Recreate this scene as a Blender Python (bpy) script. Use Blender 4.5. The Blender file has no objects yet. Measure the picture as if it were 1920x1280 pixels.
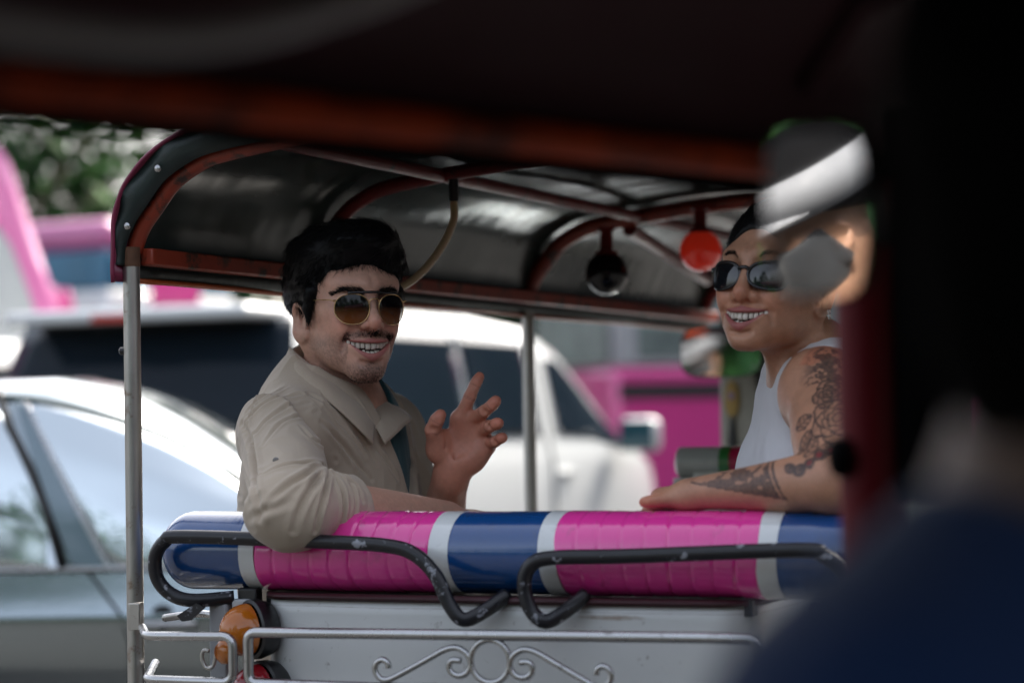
import bpy, math, random
import numpy as np
from mathutils import Vector, Matrix

random.seed(7)
rng = np.random.default_rng(11)
SC = bpy.context.scene
COL = SC.collection
rad = math.radians

# ------------------------------------------------------------------ camera
CAM_Z = 1.35
FPX = 4267.0                      # focal length in pixels of the 1920 px wide photograph
PITCH, ROLL = rad(2.01), rad(1.0)
cf = np.array([0, math.cos(PITCH), math.sin(PITCH)])
cu0 = np.array([0, -math.sin(PITCH), math.cos(PITCH)])
cr0 = np.array([1.0, 0, 0])
cr = cr0 * math.cos(ROLL) - cu0 * math.sin(ROLL)
cu = cu0 * math.cos(ROLL) + cr0 * math.sin(ROLL)
CC = np.array([0, 0, CAM_Z])
cam_d = bpy.data.cameras.new('camera')
cam = bpy.data.objects.new('camera', cam_d)
COL.objects.link(cam)
cam.matrix_world = Matrix(((cr[0], cu[0], -cf[0], 0), (cr[1], cu[1], -cf[1], 0),
                           (cr[2], cu[2], -cf[2], CAM_Z), (0, 0, 0, 1)))
cam_d.sensor_width = 36.0
cam_d.lens = FPX / 1920 * 36.0
cam_d.clip_start = 0.02
cam_d.clip_end = 2000
cam_d.dof.use_dof = True
cam_d.dof.focus_distance = 3.30
cam_d.dof.aperture_fstop = 2.6
cam_d.dof.aperture_blades = 0
SC.camera = cam

# ------------------------------------------------------------------ world, sun, exposure
SUN_EL, SUN_AZ = rad(45), rad(31)      # azimuth from +Y (view direction) towards +X
world = bpy.data.worlds.new('World')
SC.world = world
world.use_nodes = True
wn = world.node_tree
wn.nodes.clear()
w_out = wn.nodes.new('ShaderNodeOutputWorld')
w_bg = wn.nodes.new('ShaderNodeBackground')
w_sky = wn.nodes.new('ShaderNodeTexSky')
w_sky.sky_type = 'NISHITA'
w_sky.sun_disc = False
w_sky.sun_elevation = SUN_EL
w_sky.sun_rotation = SUN_AZ
w_sky.air_density = 1.0
w_sky.dust_density = 6.0
w_sky.ozone_density = 1.0
w_bg.inputs['Strength'].default_value = 0.15
w_hs = wn.nodes.new('ShaderNodeHueSaturation')      # hazy, pale sky
w_hs.inputs['Saturation'].default_value = 0.5
wn.links.new(w_sky.outputs[0], w_hs.inputs['Color'])
wn.links.new(w_hs.outputs[0], w_bg.inputs['Color'])
wn.links.new(w_bg.outputs[0], w_out.inputs['Surface'])
sun_d = bpy.data.lights.new('sun', 'SUN')
sun_d.energy = 2.7
sun_d.angle = rad(0.5)
sun_d.color = (1.0, 0.93, 0.83)
sun = bpy.data.objects.new('sun', sun_d)
COL.objects.link(sun)
to_sun = Vector((math.sin(SUN_AZ) * math.cos(SUN_EL), math.cos(SUN_AZ) * math.cos(SUN_EL), math.sin(SUN_EL)))
sun.rotation_euler = to_sun.to_track_quat('Z', 'Y').to_euler()
sun.location = (0, 0, 30)
SC.view_settings.view_transform = 'Standard'
SC.view_settings.look = 'None'
SC.view_settings.exposure = 1.8
SC.view_settings.gamma = 1.0
SC.view_settings.use_curve_mapping = False
SC.render.engine = 'CYCLES'
SC.cycles.use_denoising = True
SC.cycles.max_bounces = 8
SC.cycles.transparent_max_bounces = 12
SC.cycles.sample_clamp_indirect = 6.0
SC.cycles.caustics_reflective = False
SC.cycles.caustics_refractive = False


def W(px, py, d):
    """world point seen at photo pixel (px, py) at depth d along the view axis"""
    return CC + d * (cf + cr * ((px - 960) / FPX) + cu * ((640 - py) / FPX))


def proj(P):
    v = np.asarray(P, float) - CC
    z = v @ cf
    return 960 + FPX * (v @ cr) / z, 640 - FPX * (v @ cu) / z, z


# ------------------------------------------------------------------ scene helpers
def put(o, parent=None):
    COL.objects.link(o)
    if parent is not None:
        o.parent = parent
    return o


def tag(o, label=None, cat=None, group=None, kind=None):
    if label: o['label'] = label
    if cat: o['category'] = cat
    if group: o['group'] = group
    if kind: o['kind'] = kind
    return o


def empty(name, loc=(0, 0, 0), rotz=0.0, parent=None):
    o = bpy.data.objects.new(name, None)
    o.empty_display_size = 0.1
    o.location = loc
    o.rotation_euler = (0, 0, rotz)
    return put(o, parent)


def mesh_obj(name, verts, faces, mat=None, parent=None, smooth=True, mats=None, midx=None):
    me = bpy.data.meshes.new(name)
    if isinstance(verts, np.ndarray) and isinstance(faces, np.ndarray):
        nv, nf, k = len(verts), len(faces), faces.shape[1]
        me.vertices.add(nv)
        me.vertices.foreach_set('co', verts.astype(np.float32).ravel())
        me.loops.add(nf * k)
        me.loops.foreach_set('vertex_index', faces.astype(np.int32).ravel())
        me.polygons.add(nf)
        me.polygons.foreach_set('loop_start', np.arange(0, nf * k, k, dtype=np.int32))
        me.polygons.foreach_set('loop_total', np.full(nf, k, dtype=np.int32))
        me.update(calc_edges=True)
        me.validate()
    else:
        me.from_pydata([tuple(map(float, v)) for v in verts], [], [tuple(map(int, f)) for f in faces])
        me.update()
    if mats:
        for m in mats: me.materials.append(m)
        if midx is not None:
            me.polygons.foreach_set('material_index', np.asarray(midx, dtype=np.int32))
    elif mat:
        me.materials.append(mat)
    me.polygons.foreach_set('use_smooth', np.full(len(me.polygons), bool(smooth)))
    o = bpy.data.objects.new(name, me)
    return put(o, parent)


def set_col(o, C, name='Col'):
    a = o.data.attributes.new(name, 'FLOAT_COLOR', 'POINT')
    buf = np.ones((len(o.data.vertices), 4), np.float32)
    buf[:, :C.shape[1]] = C
    a.data.foreach_set('color', buf.ravel())


def set_val(o, v, name):
    a = o.data.attributes.new(name, 'FLOAT', 'POINT')
    a.data.foreach_set('value', np.asarray(v, np.float32))


class MB:
    """collects simple solids into one mesh"""
    def __init__(self): self.v, self.f = [], []

    def add(self, vs, fs):
        n = len(self.v)
        self.v += [tuple(map(float, p)) for p in vs]
        self.f += [tuple(i + n for i in q) for q in fs]
        return self

    def box(self, lo, hi, M=None):
        x0, y0, z0 = lo; x1, y1, z1 = hi
        vs = [(x0, y0, z0), (x1, y0, z0), (x1, y1, z0), (x0, y1, z0), (x0, y0, z1), (x1, y0, z1), (x1, y1, z1), (x0, y1, z1)]
        if M is not None: vs = [tuple(M @ Vector(p)) for p in vs]
        return self.add(vs, [(0, 3, 2, 1), (4, 5, 6, 7), (0, 1, 5, 4), (1, 2, 6, 5), (2, 3, 7, 6), (3, 0, 4, 7)])

    def tube(self, pts, r, n=12, closed=False, ends=True, flat=None):
        P = [np.asarray(p, float) for p in pts]
        m = len(P)
        rr = r if hasattr(r, '__len__') else [r] * m
        prev = None
        rings = []
        for i in range(m):
            if closed: t = P[(i + 1) % m] - P[i - 1]
            else: t = P[min(i + 1, m - 1)] - P[max(i - 1, 0)]
            t = t / (np.linalg.norm(t) + 1e-12)
            if prev is None:
                a = np.array([0, 0, 1.0]) if abs(t[2]) < 0.9 else np.array([1.0, 0, 0])
            else: a = prev
            nrm = a - t * (a @ t); nrm /= np.linalg.norm(nrm) + 1e-12
            b = np.cross(t, nrm); prev = nrm
            fx, fy = (1, 1) if flat is None else flat
            rings.append([P[i] + rr[i] * (fx * math.cos(2 * math.pi * k / n) * nrm + fy * math.sin(2 * math.pi * k / n) * b) for k in range(n)])
        vs = [p for rg in rings for p in rg]
        fs = []
        for i in range(m if closed else m - 1):
            j = (i + 1) % m
            for k in range(n):
                l = (k + 1) % n
                fs.append((i * n + k, i * n + l, j * n + l, j * n + k))
        if not closed and ends:
            fs.append(tuple(range(n))[::-1]); fs.append(tuple(range((m - 1) * n, m * n)))
        return self.add(vs, fs)

    def lathe(self, prof, c, axis=(0, 0, 1), n=24):
        """prof: list of (radius, height) along axis from c"""
        ax = Vector(axis).normalized()
        q = Vector((0, 0, 1)).rotation_difference(ax)
        vs, fs = [], []
        for r, h in prof:
            for k in range(n):
                a = 2 * math.pi * k / n
                p = q @ Vector((r * math.cos(a), r * math.sin(a), h))
                vs.append((c[0] + p.x, c[1] + p.y, c[2] + p.z))
        m = len(prof)
        for i in range(m - 1):
            for k in range(n):
                l = (k + 1) % n
                fs.append((i * n + k, i * n + l, (i + 1) * n + l, (i + 1) * n + k))
        fs.append(tuple(range(n))[::-1]); fs.append(tuple(range((m - 1) * n, m * n)))
        return self.add(vs, fs)

    def sheet(self, grid):
        """grid: rows of points"""
        R, Cn = len(grid), len(grid[0])
        vs = [p for row in grid for p in row]
        fs = [(i * Cn + j, i * Cn + j + 1, (i + 1) * Cn + j + 1, (i + 1) * Cn + j) for i in range(R - 1) for j in range(Cn - 1)]
        return self.add(vs, fs)

    def prism(self, poly, d0, d1, fn):
        """extrude a 2D polygon between d0 and d1; fn(a, b, d) -> point"""
        n = len(poly)
        vs = [fn(a, b, d0) for a, b in poly] + [fn(a, b, d1) for a, b in poly]
        fs = [tuple(range(n))[::-1], tuple(range(n, 2 * n))] + [(i, (i + 1) % n, n + (i + 1) % n, n + i) for i in range(n)]
        return self.add(vs, fs)

    def build(self, name, mat, parent=None, smooth=True, bevel=0.0, solid=0.0, auto=35):
        o = mesh_obj(name, self.v, self.f, mat, parent, smooth)
        import bmesh
        bm = bmesh.new(); bm.from_mesh(o.data)
        bmesh.ops.recalc_face_normals(bm, faces=bm.faces)
        if smooth and auto:
            for e in bm.edges:
                if len(e.link_faces) == 2 and e.calc_face_angle(0) > rad(auto): e.smooth = False
        bm.to_mesh(o.data); bm.free()
        if solid:
            md = o.modifiers.new('solid', 'SOLIDIFY'); md.thickness = solid; md.offset = 0
        if bevel:
            md = o.modifiers.new('bevel', 'BEVEL'); md.width = bevel; md.segments = 2; md.limit_method = 'ANGLE'
            md.harden_normals = False
        return o


def smooth_path(pts, n=8, closed=False):
    """Catmull-Rom through the points"""
    P = [np.asarray(p, float) for p in pts]
    out = []
    m = len(P)
    for i in range(m if closed else m - 1):
        if closed: p0, p1, p2, p3 = P[i - 1], P[i], P[(i + 1) % m], P[(i + 2) % m]
        else: p0, p1, p2, p3 = P[max(i - 1, 0)], P[i], P[i + 1], P[min(i + 2, m - 1)]
        for k in range(n):
            t = k / n
            out.append(0.5 * ((2 * p1) + (-p0 + p2) * t + (2 * p0 - 5 * p1 + 4 * p2 - p3) * t * t + (-p0 + 3 * p1 - 3 * p2 + p3) * t ** 3))
    if not closed: out.append(P[-1])
    return out


def round_path(pts, r, n=6):
    """polyline with rounded corners of radius r"""
    P = [np.asarray(p, float) for p in pts]
    out = [P[0]]
    for i in range(1, len(P) - 1):
        a, b, c = P[i - 1], P[i], P[i + 1]
        rr = r[i - 1] if hasattr(r, '__len__') else r
        la, lc = np.linalg.norm(a - b), np.linalg.norm(c - b)
        q = min(rr, la * .49, lc * .49)
        s, e = b + (a - b) / la * q, b + (c - b) / lc * q
        for k in range(n + 1):
            t = k / n
            out.append((1 - t) ** 2 * s + 2 * t * (1 - t) * b + t * t * e)
    out.append(P[-1])
    return out


# ------------------------------------------------------------------ materials
class NT:
    def __init__(self, name):
        self.m = bpy.data.materials.new(name)
        self.m.use_nodes = True
        self.t = self.m.node_tree
        self.b = self.t.nodes['Principled BSDF']
        self.out = self.t.nodes['Material Output']

    def n(self, typ, **kw):
        nd = self.t.nodes.new(typ)
        for k, v in kw.items():
            if k.startswith('i_'):
                key = k[2:]
                key = int(key) if key.isdigit() else key.replace('_', ' ')
                nd.inputs[key].default_value = v
            else: setattr(nd, k, v)
        return nd

    def l(self, a, b): self.t.links.new(a, b)

    def noise(self, scale, detail=4, rough=0.5, coord='Object', dist=0.0, vec=None):
        tc = self.n('ShaderNodeTexCoord')
        nz = self.n('ShaderNodeTexNoise')
        nz.inputs['Scale'].default_value = scale
        nz.inputs['Detail'].default_value = detail
        nz.inputs['Roughness'].default_value = rough
        nz.inputs['Distortion'].default_value = dist
        self.l(vec if vec is not None else tc.outputs[coord], nz.inputs['Vector'])
        return nz.outputs['Fac']

    def ramp(self, fac, stops):
        r = self.n('ShaderNodeValToRGB')
        el = r.color_ramp.elements
        while len(el) < len(stops): el.new(0.5)
        for e, (p, c) in zip(el, stops):
            e.position = p
            e.color = (*c, 1) if hasattr(c, '__len__') else (c, c, c, 1)
        self.l(fac, r.inputs[0])
        return r.outputs[0]

    def mix(self, fac, a, b, typ='MIX'):
        mx = self.n('ShaderNodeMix', data_type='RGBA', blend_type=typ)
        for s, v in ((mx.inputs[0], fac), (mx.inputs[6], a), (mx.inputs[7], b)):
            if hasattr(v, 'is_linked'): self.l(v, s)
            elif hasattr(v, '__len__'): s.default_value = (*v[:3], 1)
            else: s.default_value = v
        return mx.outputs[2]

    def math(self, op, a, b=0.0, clamp=False):
        mt = self.n('ShaderNodeMath', operation=op, use_clamp=clamp)
        for s, v in ((mt.inputs[0], a), (mt.inputs[1], b)):
            if hasattr(v, 'is_linked'): self.l(v, s)
            else: s.default_value = v
        return mt.outputs[0]

    def bump(self, h, strength=0.3, dist=0.002):
        b = self.n('ShaderNodeBump')
        b.inputs['Strength'].default_value = strength
        b.inputs['Distance'].default_value = dist
        self.l(h, b.inputs['Height'])
        self.l(b.outputs[0], self.b.inputs['Normal'])

    def set(self, **kw):
        for k, v in kw.items():
            key = {'col': 'Base Color', 'rough': 'Roughness', 'metal': 'Metallic', 'spec': 'Specular IOR Level', 'coat': 'Coat Weight',
                   'coat_rough': 'Coat Roughness', 'sss': 'Subsurface Weight', 'trans': 'Transmission Weight', 'ior': 'IOR',
                   'sheen': 'Sheen Weight', 'alpha': 'Alpha'}[k]
            s = self.b.inputs[key]
            if hasattr(v, 'is_linked'): self.l(v, s)
            elif hasattr(v, '__len__'): s.default_value = (*v, 1)
            else: s.default_value = v
        return self


def simple(name, col, rough=0.5, metal=0.0, spec=0.5, coat=0.0, var=0.15, scale=30.0, bump=0.0, bscale=200.0, bdist=0.001, grime=None):
    """base colour broken up by fine noise, roughness variation, optional relief and blotchy wear colour"""
    t = NT(name)
    f = t.noise(scale, 5, 0.6)
    c = t.mix(f, tuple(x * (1 - var) for x in col), tuple(min(1, x * (1 + var)) for x in col))
    if grime:
        gcol, gscale, lo, hi = grime
        g = t.ramp(t.noise(gscale, 6, 0.65), [(lo, 0.0), (hi, 1.0)])
        c = t.mix(g, c, gcol)
    t.set(col=c, metal=metal, spec=spec, coat=coat)
    r = t.n('ShaderNodeMapRange')
    r.inputs['To Min'].default_value = max(0.02, rough * 0.8); r.inputs['To Max'].default_value = min(1, rough * 1.25)
    t.l(t.noise(scale * 1.7, 3), r.inputs['Value'])
    t.set(rough=r.outputs[0])
    if bump: t.bump(t.noise(bscale, 3), bump, bdist)
    return t.m


# ------------------------------------------------------------------ signed distance modelling
f32 = np.float32


def A(*p): return np.array(p, f32)


def nrm(v): return np.sqrt(np.einsum('ij,ij->i', v, v))


def cone(P, a, b, ra, rb):
    a = np.asarray(a, f32); b = np.asarray(b, f32)
    ab = b - a; L = float(ab @ ab) + 1e-12
    q = P - a
    t = np.clip((q @ ab) / f32(L), 0, 1)
    return nrm(q - t[:, None] * ab) - (f32(ra) + f32(rb - ra) * t)


def ell(P, c, r, R=None):
    q = P - np.asarray(c, f32)
    if R is not None: q = q @ np.asarray(R, f32)       # columns of R are the local axes
    r = np.asarray(r, f32)
    k0 = nrm(q / r); k1 = nrm(q / (r * r))
    return k0 * (k0 - 1) / np.maximum(k1, 1e-6)


def sph(P, c, r): return nrm(P - np.asarray(c, f32)) - f32(r)


def su(a, b, k):
    h = np.maximum(k - np.abs(a - b), 0) / k
    return np.minimum(a, b) - h * h * (k * 0.25)


def ss(a, b, k):
    """a minus b, smooth"""
    return -su(-a, b, k)


def si(a, b, k): return -su(-a, -b, k)


def chain(P, pts, rs, k=0.0):
    d = None
    for i in range(len(pts) - 1):
        e = cone(P, pts[i], pts[i + 1], rs[i], rs[i + 1])
        d = e if d is None else (np.minimum(d, e) if k <= 0 else su(d, e, k))
    return d


def smoothstep(a, b, x):
    t = np.clip((x - a) / (b - a), 0, 1)
    return t * t * (3 - 2 * t)


def within(P, c, r, fn, base):
    """evaluate fn only near c; elsewhere a safe positive distance"""
    dd = nrm(P - np.asarray(c, f32)) - f32(r)
    out = np.maximum(dd, 0) + f32(base)
    m = dd < 0
    if m.any(): out[m] = fn(P[m])
    return out


def mesh_sdf(fn, lo, hi, h, B=8, slack=1.35):
    """surface nets over a block-sparse grid; returns verts, quads"""
    lo = np.asarray(lo, np.float64); hi = np.asarray(hi, np.float64)
    nb = np.ceil((hi - lo) / (h * B)).astype(int)
    n = nb * B
    bx = np.stack(np.meshgrid(*[np.arange(k) for k in nb], indexing='ij'), -1).reshape(-1, 3)
    ctr = (lo + (bx * B + (B - 1) / 2) * h).astype(f32)
    dc = fn(ctr)
    D = np.repeat(np.repeat(np.repeat(dc.reshape(nb), B, 0), B, 1), B, 2).astype(f32)
    keep = np.abs(dc) < h * B * 0.87 * slack + h
    off = np.stack(np.meshgrid(*[np.arange(B)] * 3, indexing='ij'), -1).reshape(-1, 3)
    kb = bx[keep]
    step = max(1, 400000 // (B ** 3))
    for s in range(0, len(kb), step):
        idx = (kb[s:s + step, None, :] * B + off[None]).reshape(-1, 3)
        D[idx[:, 0], idx[:, 1], idx[:, 2]] = fn((lo + idx * h).astype(f32))
    S = D < 0
    # cells with sign change
    c = S[:-1, :-1, :-1].astype(np.uint8)
    tot = c.copy()
    for dx, dy, dz in ((1, 0, 0), (0, 1, 0), (0, 0, 1), (1, 1, 0), (1, 0, 1), (0, 1, 1), (1, 1, 1)):
        tot += S[dx:n[0] - 1 + dx, dy:n[1] - 1 + dy, dz:n[2] - 1 + dz]
    act = (tot > 0) & (tot < 8)
    ci = np.argwhere(act)
    vid = np.full(act.shape, -1, np.int32)
    vid[act] = np.arange(len(ci))
    acc = np.zeros((len(ci), 3)); cnt = np.zeros(len(ci))
    corners = [(a, b, e) for a in (0, 1) for b in (0, 1) for e in (0, 1)]
    for ax in range(3):
        for c0 in corners:
            if c0[ax]: continue
            c1 = list(c0); c1[ax] = 1
            i0 = ci + c0; i1 = ci + c1
            d0 = D[i0[:, 0], i0[:, 1], i0[:, 2]].astype(np.float64); d1 = D[i1[:, 0], i1[:, 1], i1[:, 2]].astype(np.float64)
            m = (d0 < 0) != (d1 < 0)
            t = np.where(m, d0 / np.where(m, d0 - d1, 1), 0)
            p = np.array(c0, float)[None] + 0 * acc
            p[:, ax] += t
            acc[m] += p[m]; cnt[m] += 1
    V = lo + (ci + acc / cnt[:, None]) * h
    F = []
    for ax in range(3):
        o1, o2 = [(1, 2), (2, 0), (0, 1)][ax]
        sl0 = [slice(1, n[k] - 1) for k in range(3)]; sl1 = list(sl0)
        sl0[ax] = slice(0, n[ax] - 1); sl1[ax] = slice(1, n[ax])
        s0 = S[tuple(sl0)]; s1 = S[tuple(sl1)]
        e = np.argwhere(s0 != s1)
        flip = s0[tuple(e.T)]
        base = e + np.array([0 if k == ax else 1 for k in range(3)])
        q = []
        for a, b in ((0, 0), (-1, 0), (-1, -1), (0, -1)):
            t = base.copy(); t[:, o1] += a; t[:, o2] += b
            q.append(vid[t[:, 0], t[:, 1], t[:, 2]])
        q = np.stack(q, 1)
        q[~flip] = q[~flip][:, ::-1]
        F.append(q)
    F = np.concatenate(F)
    F = F[(F >= 0).all(1)]
    return V, F


def relax(V, F, it=1, lam=0.5):
    for _ in range(it):
        acc = np.zeros_like(V); cnt = np.zeros(len(V))
        for a, b in ((0, 1), (1, 2), (2, 3), (3, 0)):
            for i, j in ((a, b), (b, a)):
                for k in range(3): acc[:, k] += np.bincount(F[:, i], V[F[:, j], k], len(V))
                cnt += np.bincount(F[:, i], minlength=len(V))
        V = V + lam * (acc / np.maximum(cnt, 1)[:, None] - V)
    return V


def vnormals(V, F):
    n = np.cross(V[F[:, 2]] - V[F[:, 0]], V[F[:, 3]] - V[F[:, 1]])
    N = np.zeros_like(V)
    for k in range(4):
        for c in range(3): N[:, c] += np.bincount(F[:, k], n[:, c], len(V))
    return N / (np.linalg.norm(N, axis=1, keepdims=True) + 1e-12)


def hash3(I):
    I = I.astype(np.int64)
    h = (I[..., 0] * 73856093) ^ (I[..., 1] * 19349663) ^ (I[..., 2] * 83492791)
    h = (h ^ (h >> 13)) * 1274126177 & 0x7fffffff
    return (h % 100003) / 100003.0


def vnoise(P):
    """value noise in [-1, 1]"""
    P = np.asarray(P, np.float64)
    I = np.floor(P).astype(np.int64); f = P - I
    u = f * f * (3 - 2 * f)
    r = 0
    for a in (0, 1):
        for b in (0, 1):
            for c in (0, 1):
                w = (u[:, 0] if a else 1 - u[:, 0]) * (u[:, 1] if b else 1 - u[:, 1]) * (u[:, 2] if c else 1 - u[:, 2])
                r = r + w * hash3(I + np.array([a, b, c]))
    return r * 2 - 1


def fbm(P, o=4):
    r, a, s = 0, 1.0, 0
    for i in range(o):
        r = r + a * vnoise(P * 2 ** i + 17.3 * i); s += a; a *= 0.5
    return r / s


def seg_dist(P, pts):
    """distance to a polyline and the parameter 0..1 along it"""
    best = np.full(len(P), 1e9); par = np.zeros(len(P))
    L = [0]
    for i in range(len(pts) - 1): L.append(L[-1] + np.linalg.norm(np.subtract(pts[i + 1], pts[i])))
    for i in range(len(pts) - 1):
        a = np.asarray(pts[i], float); ab = np.asarray(pts[i + 1], float) - a
        l2 = ab @ ab + 1e-12
        t = np.clip(((P - a) @ ab) / l2, 0, 1)
        d = np.linalg.norm(P - a - t[:, None] * ab, axis=1)
        m = d < best
        best[m] = d[m]; par[m] = (L[i] + t[m] * math.sqrt(l2)) / L[-1]
    return best, par


def rot(yaw=0, pitch=0, roll=0):
    return np.array(Matrix.Rotation(rad(yaw), 3, 'Z') @ Matrix.Rotation(rad(pitch), 3, 'X') @ Matrix.Rotation(rad(roll), 3, 'Y'))


# ------------------------------------------------------------------ people: heads
# head frame: origin between the eyes at head centre, -Y is the way the face looks, +X the person's left, +Z up
MAN = dict(slim=0.13, jaw_w=0.0400, jaw_z=-0.070, chin_w=0.0140, chin_z=-0.1075, chin_r=0.0160, chin_y=-0.083, nose_tip=0.0096, nose_y=-0.1125, nose_z=-0.0370, ala=0.0125,
           ala_r=0.0069, brow=0.0115, lip_u=0.0040, lip_l=0.0062, corner=0.0335, mz_u=-0.0668, mz_l=-0.0818, mz_c=-0.0635, cheek=0.0175, face_w=0.0580,
           ear=(0.0755, 0.006, -0.030), ear_s=0.86, arch_k=13.0)
WOMAN = dict(slim=0.06, jaw_w=0.0370, jaw_z=-0.070, chin_w=0.011, chin_z=-0.103, chin_r=0.0150, chin_y=-0.083, nose_tip=0.0108, nose_y=-0.1075, nose_z=-0.041, ala=0.0150,
             ala_r=0.0080, brow=0.0090, lip_u=0.0050, lip_l=0.0068, corner=0.0315, mz_u=-0.0675, mz_l=-0.0820, mz_c=-0.0635, cheek=0.0185, face_w=0.0545,
             ear=(0.0750, 0.010, -0.026), ear_s=0.86, arch_k=13.0)


def arch(x): return -0.0985 + 13.0 * x * x


def mouth_edges(x, p):
    t = np.clip(np.abs(x) / p['corner'], 0, 1.3)
    return p['mz_u'] + (p['mz_c'] - p['mz_u']) * t ** 2.2, p['mz_l'] + (p['mz_c'] - p['mz_l']) * t ** 2.0


def head_sdf(Q, p):
    X = Q.copy(); X[:, 0] = np.abs(X[:, 0])                       # symmetric half
    X[:, 0] *= 1 + f32(p['slim']) * (smoothstep(.030, .062, X[:, 0]) * smoothstep(.030, -.045, X[:, 2])).astype(f32)
    d = ell(X, A(0, 0.012, 0.034), A(0.0745, 0.0945, 0.0835))      # skull
    d = su(d, ell(X, A(0, -0.030, -0.026), A(p['face_w'], 0.060, 0.078)), 0.03)
    jw = p['jaw_w']
    d = su(d, cone(X, A(jw, 0.004, p['jaw_z'] + 0.012), A(p['chin_w'], p['chin_y'] + 0.014, p['chin_z'] + 0.006), 0.0185, 0.0155), 0.03)
    d = su(d, cone(X, A(jw + .003, 0.004, p['jaw_z'] + 0.012), A(jw + 0.009, 0.002, -0.02), 0.016, 0.016), 0.03)
    d = su(d, cone(X, A(0, p['chin_y'], p['chin_z']), A(p['chin_w'] * .5, p['chin_y'], p['chin_z']), p['chin_r'], p['chin_r'] * .95), 0.022)
    d = su(d, ell(X, A(0.037, -0.042, -0.056), A(0.0195, 0.029, 0.033)), 0.03)       # fills the hollow of the cheek
    d = su(d, ell(X, A(0.043, -0.057, -0.018), A(0.0220, 0.021, 0.0165)), 0.030)     # cheek bone
    d = su(d, ell(X, A(0.0355, -0.0735, -0.042), A(p['cheek'], 0.0140, 0.0175)), 0.022)   # raised cheek of a smile
    d = su(d, cone(X, A(0.008, -0.0880, 0.0185), A(0.044, -0.0700, 0.0215), p['brow'], p['brow'] * .9), 0.022)
    d = ss(d, ell(X, A(0.0325, -0.1010, -0.002), A(0.0205, 0.016, 0.0120)), 0.016)   # eye socket
    d = su(d, sph(X, A(0.0320, -0.0740, -0.002), 0.0128), 0.006)
    # muzzle behind the lips
    d = su(d, ell(X, A(0, -0.068, (p['mz_u'] + p['mz_l']) / 2), A(0.037, 0.031, 0.028)), 0.02)
    # nasolabial fold
    nz = p['nose_z']
    fold = chain(X, [A(0.0195, -0.1015, nz - .005), A(0.0315, -0.0925, nz - .016), A(0.0395, -0.0835, p['mz_c'] - .002), A(0.0405, -0.078, p['mz_c'] - .014)], [0.0024, 0.0046, 0.0046, 0.0014])
    d = ss(d, fold, 0.0070)
    d = ss(d, cone(X, A(0, -0.1030, nz - .017), A(0, -0.1015, nz - .022), 0.0016, 0.0018), 0.006)     # philtrum
    d = ss(d, cone(X, A(0, -0.0985, p['mz_l'] - 0.0155), A(0.014, -0.095, p['mz_l'] - 0.0125), 0.002, 0.001), 0.010)   # fold above the chin
    # nose
    d = su(d, chain(X, [A(0, -0.0890, 0.012), A(0, -0.1005, -0.016), A(0, p['nose_y'] + .002, p['nose_z'] + .004)], [0.0062, 0.0074, p['nose_tip'] * .90]), 0.015)
    d = su(d, sph(X, A(0, p['nose_y'] + .0005, p['nose_z']), p['nose_tip']), 0.008)
    d = su(d, cone(X, A(0, p['nose_y'] + .002, p['nose_z'] - .006), A(0, -0.0945, p['nose_z'] - .011), 0.0055, 0.0065), 0.006)
    d = su(d, sph(X, A(p['ala'], p['nose_y'] + .0125, p['nose_z'] - .0030), p['ala_r']), 0.007)
    d = ss(d, ell(X, A(0.0072, p['nose_y'] + .007, p['nose_z'] - .0115), A(0.0034, 0.0056, 0.0040)), 0.003)
    # lips
    xs = np.linspace(0, p['corner'], 6)
    zu, zl = mouth_edges(xs, p)
    up = [A(x, arch(x) + .0005, z + .0030) for x, z in zip(xs, zu)]
    lo_ = [A(x, arch(x) - .0005, z - .0048 * (1 - .55 * x / p['corner'])) for x, z in zip(xs, zl)]
    lips = np.minimum(chain(X, up, np.linspace(p['lip_u'], 0.0022, 6)), chain(X, lo_, np.linspace(p['lip_l'], 0.0022, 6)))
    d = su(d, lips, 0.006)
    # mouth opening
    ax = X[:, 0]
    zu, zl = mouth_edges(ax, p)
    cav = np.maximum(np.maximum(X[:, 2] - zu, zl - X[:, 2]) * 0.75, X[:, 1] + 0.060)
    cav = np.maximum(cav, ax - p['corner'])
    cav = np.maximum(cav, -0.125 - X[:, 1])
    d = ss(d, cav, 0.0022)
    d = ss(d, sph(X, A(p['corner'] + .002, arch(p['corner']) - .001, p['mz_c']), 0.0028), 0.006)
    # ear
    Re = np.array(Matrix.Rotation(rad(-17), 3, 'Z') @ Matrix.Rotation(rad(-12), 3, 'X'))
    ec = A(*p['ear'])
    E = (X - ec) @ Re.astype(f32) / f32(p['ear_s'])
    e = ell(E, A(0, 0, 0), A(0.0075, 0.0185, 0.0325))
    e = ss(e, ell(E, A(0.0075, -0.0005, 0.004), A(0.0098, 0.0125, 0.0235)), 0.0025)
    ring = np.sqrt((np.sqrt((E[:, 1] / 0.60) ** 2 + E[:, 2] ** 2) - 0.0275) ** 2 * .55 + (E[:, 0] - 0.0050) ** 2) - 0.0036
    e = su(e, np.where(E[:, 2] > -0.019, ring, 1.0).astype(f32), 0.003)
    e = su(e, chain(E, [A(0.003, 0.004, -0.016), A(0.0035, 0.0065, 0.002), A(0.003, 0.002, 0.013)], [0.0026, 0.0026, 0.0018]), 0.003)
    e = su(e, ell(E, A(0.003, -0.009, -0.006), A(0.0045, 0.0035, 0.006)), 0.004)       # tragus
    e = su(e, ell(E, A(0.0025, -0.004, -0.027), A(0.0048, 0.0085, 0.0085)), 0.006)      # lobe
    d = su(d, e * f32(p['ear_s']), 0.006)
    return d


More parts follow.
